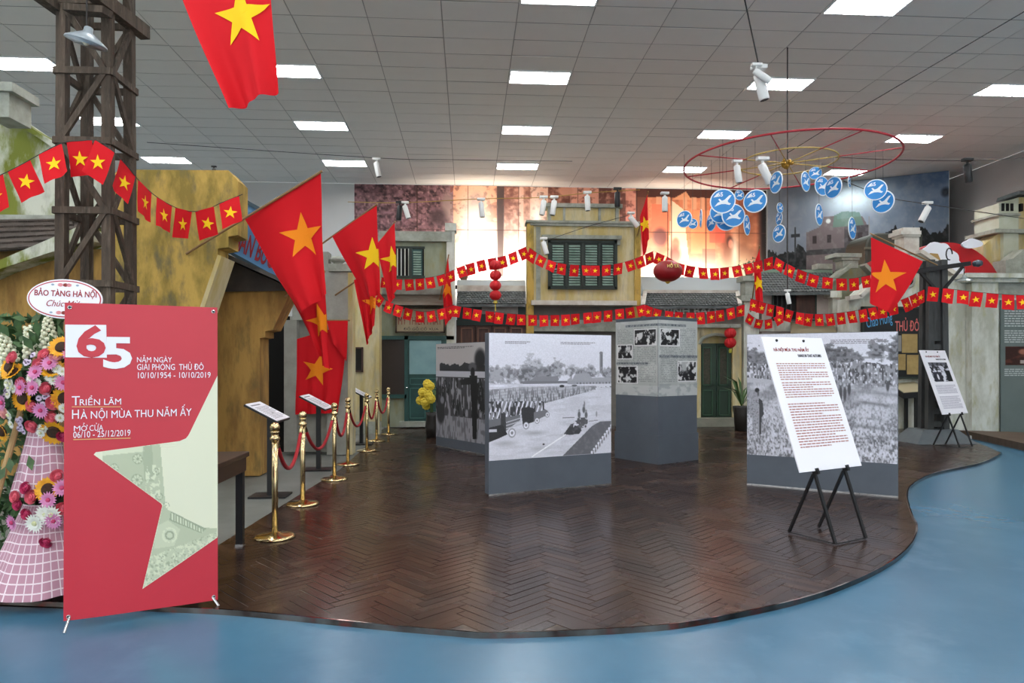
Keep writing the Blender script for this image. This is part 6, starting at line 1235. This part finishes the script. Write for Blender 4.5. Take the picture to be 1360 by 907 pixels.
for x, y in ((47, 494), (27, 515), (43, 515), (84, 508), (66, 482), (3, 535), (54, 545), (64, 664), (71, 692), (16, 694), (82, 648), (95, 470)): gerbera(fpt(x, y, -.19), outd(x, y, 62, 515 if y < 620 else 665), .055, M_gerb, M_rosed)
for x, y in ((66, 500), (8, 507), (15, 518), (8, 557), (80, 548), (56, 575), (45, 505), (75, 495), (88, 490)): 
    for k in range(3): gerbera(fpt(x + rr.uniform(-7, 7), y + rr.uniform(-7, 7), -.18), outd(x, y, 62, 515), .032, M_wh, mat('cream_centre', '#cfd0a0', .7), 'white_blossom')
for x, y in ((60, 683), (46, 695), (68, 684)): gerbera(fpt(x, y, -.19), outd(x, y, 62, 665), .065, M_wh, mat('cream_centre', '#cfd0a0'), 'white_lily')
for x, y in ((57, 531), (28, 560), (34, 475), (8, 525), (56, 505), (22, 567)): daisies(fpt(x, y, -.17), outd(x, y, 62, 515))
for x, y, dx in ((15, 480, -.25), (45, 474, -.1), (66, 463, .02), (95, 466, .2), (5, 500, -.5)): snap(fpt(x, y, -.02), Vector((dx, -.15, 1)), .20)
for k in range(26):
    px, py = ((rr.uniform(-5, 110), rr.uniform(440, 470)) if k < 10 else (rr.uniform(5, 70), rr.uniform(590, 625)) if k < 17 else (rr.uniform(10, 75), rr.uniform(705, 740))); c = fpt(px, py, rr.uniform(-.15, .05)); d = Vector((rr.uniform(-.6, .6), -.3, 1 if k < 10 else -.7)).normalized(); s = d.cross(Vector((0, 1, 0))).normalized() * .028; L = .11; a = MB(); a.add([c, c + d * L * .5 + s, c + d * L, c + d * L * .5 - s], [(0, 1, 2, 3)]); a.build('leaf', M_fol, t)
# oval congratulation sign on the stand
so = at(86, 397, 4.30); sf = Fr(so, (1, .06, -.03), (.03, .05, 1)); pole = MB().tube([so + Vector((0, .02, -.1)), fpt(80, 500, .1)], .012, 8).build('sign_stick', M_bam, t)
def oval(a_, b_, c0, c1, name, m, par):
    mb = MB(); sf.poly(mb, [(a_ * math.cos(k * math.pi / 32), b_ * math.sin(k * math.pi / 32)) for k in range(64)], c0, c1); return mb.build(name, m, par)
sg = oval(.222, .125, -.008, 0, 'oval_sign', M_paper, t); oval(.214, .117, .0, .0012, 'red_ring', mat('sign_ring', '#b02a3e', .5), sg); oval(.207, .110, .0012, .0024, 'sign_face', M_paper, sg)
text('lettering', 'BẢO TÀNG HÀ NỘI', sf, -.178, .005, .365, .060, mat('sign_text_red', '#97202e', .5), sg, .003, .001, thin=.02); text('lettering', 'Chúc Mừng', sf, -.105, -.062, .24, .056, mat('sign_text_red', '#97202e', .5), sg, .003, .001, shear=.35)
for sy in (1, -1):
    for x, m in ((-.03, mat('sign_rose', '#d88a90', .5)), (.02, mat('sign_rose', '#d88a90', .5)), (-.075, mat('sign_bluegrey', '#8fa3b5', .5)), (.07, mat('sign_bluegrey', '#8fa3b5', .5)), (0, M_rust)):
        mb = MB(); r = .016 if abs(x) < .06 else .009; sf.poly(mb, [(x + r * (1 + .25 * math.cos(k * 1.26 * 2.5)) * math.cos(k * math.pi / 10), sy * .088 + r * .7 * math.sin(k * math.pi / 10)) for k in range(20)], .0024, .0032); mb.build('printed_flower', m, sg)
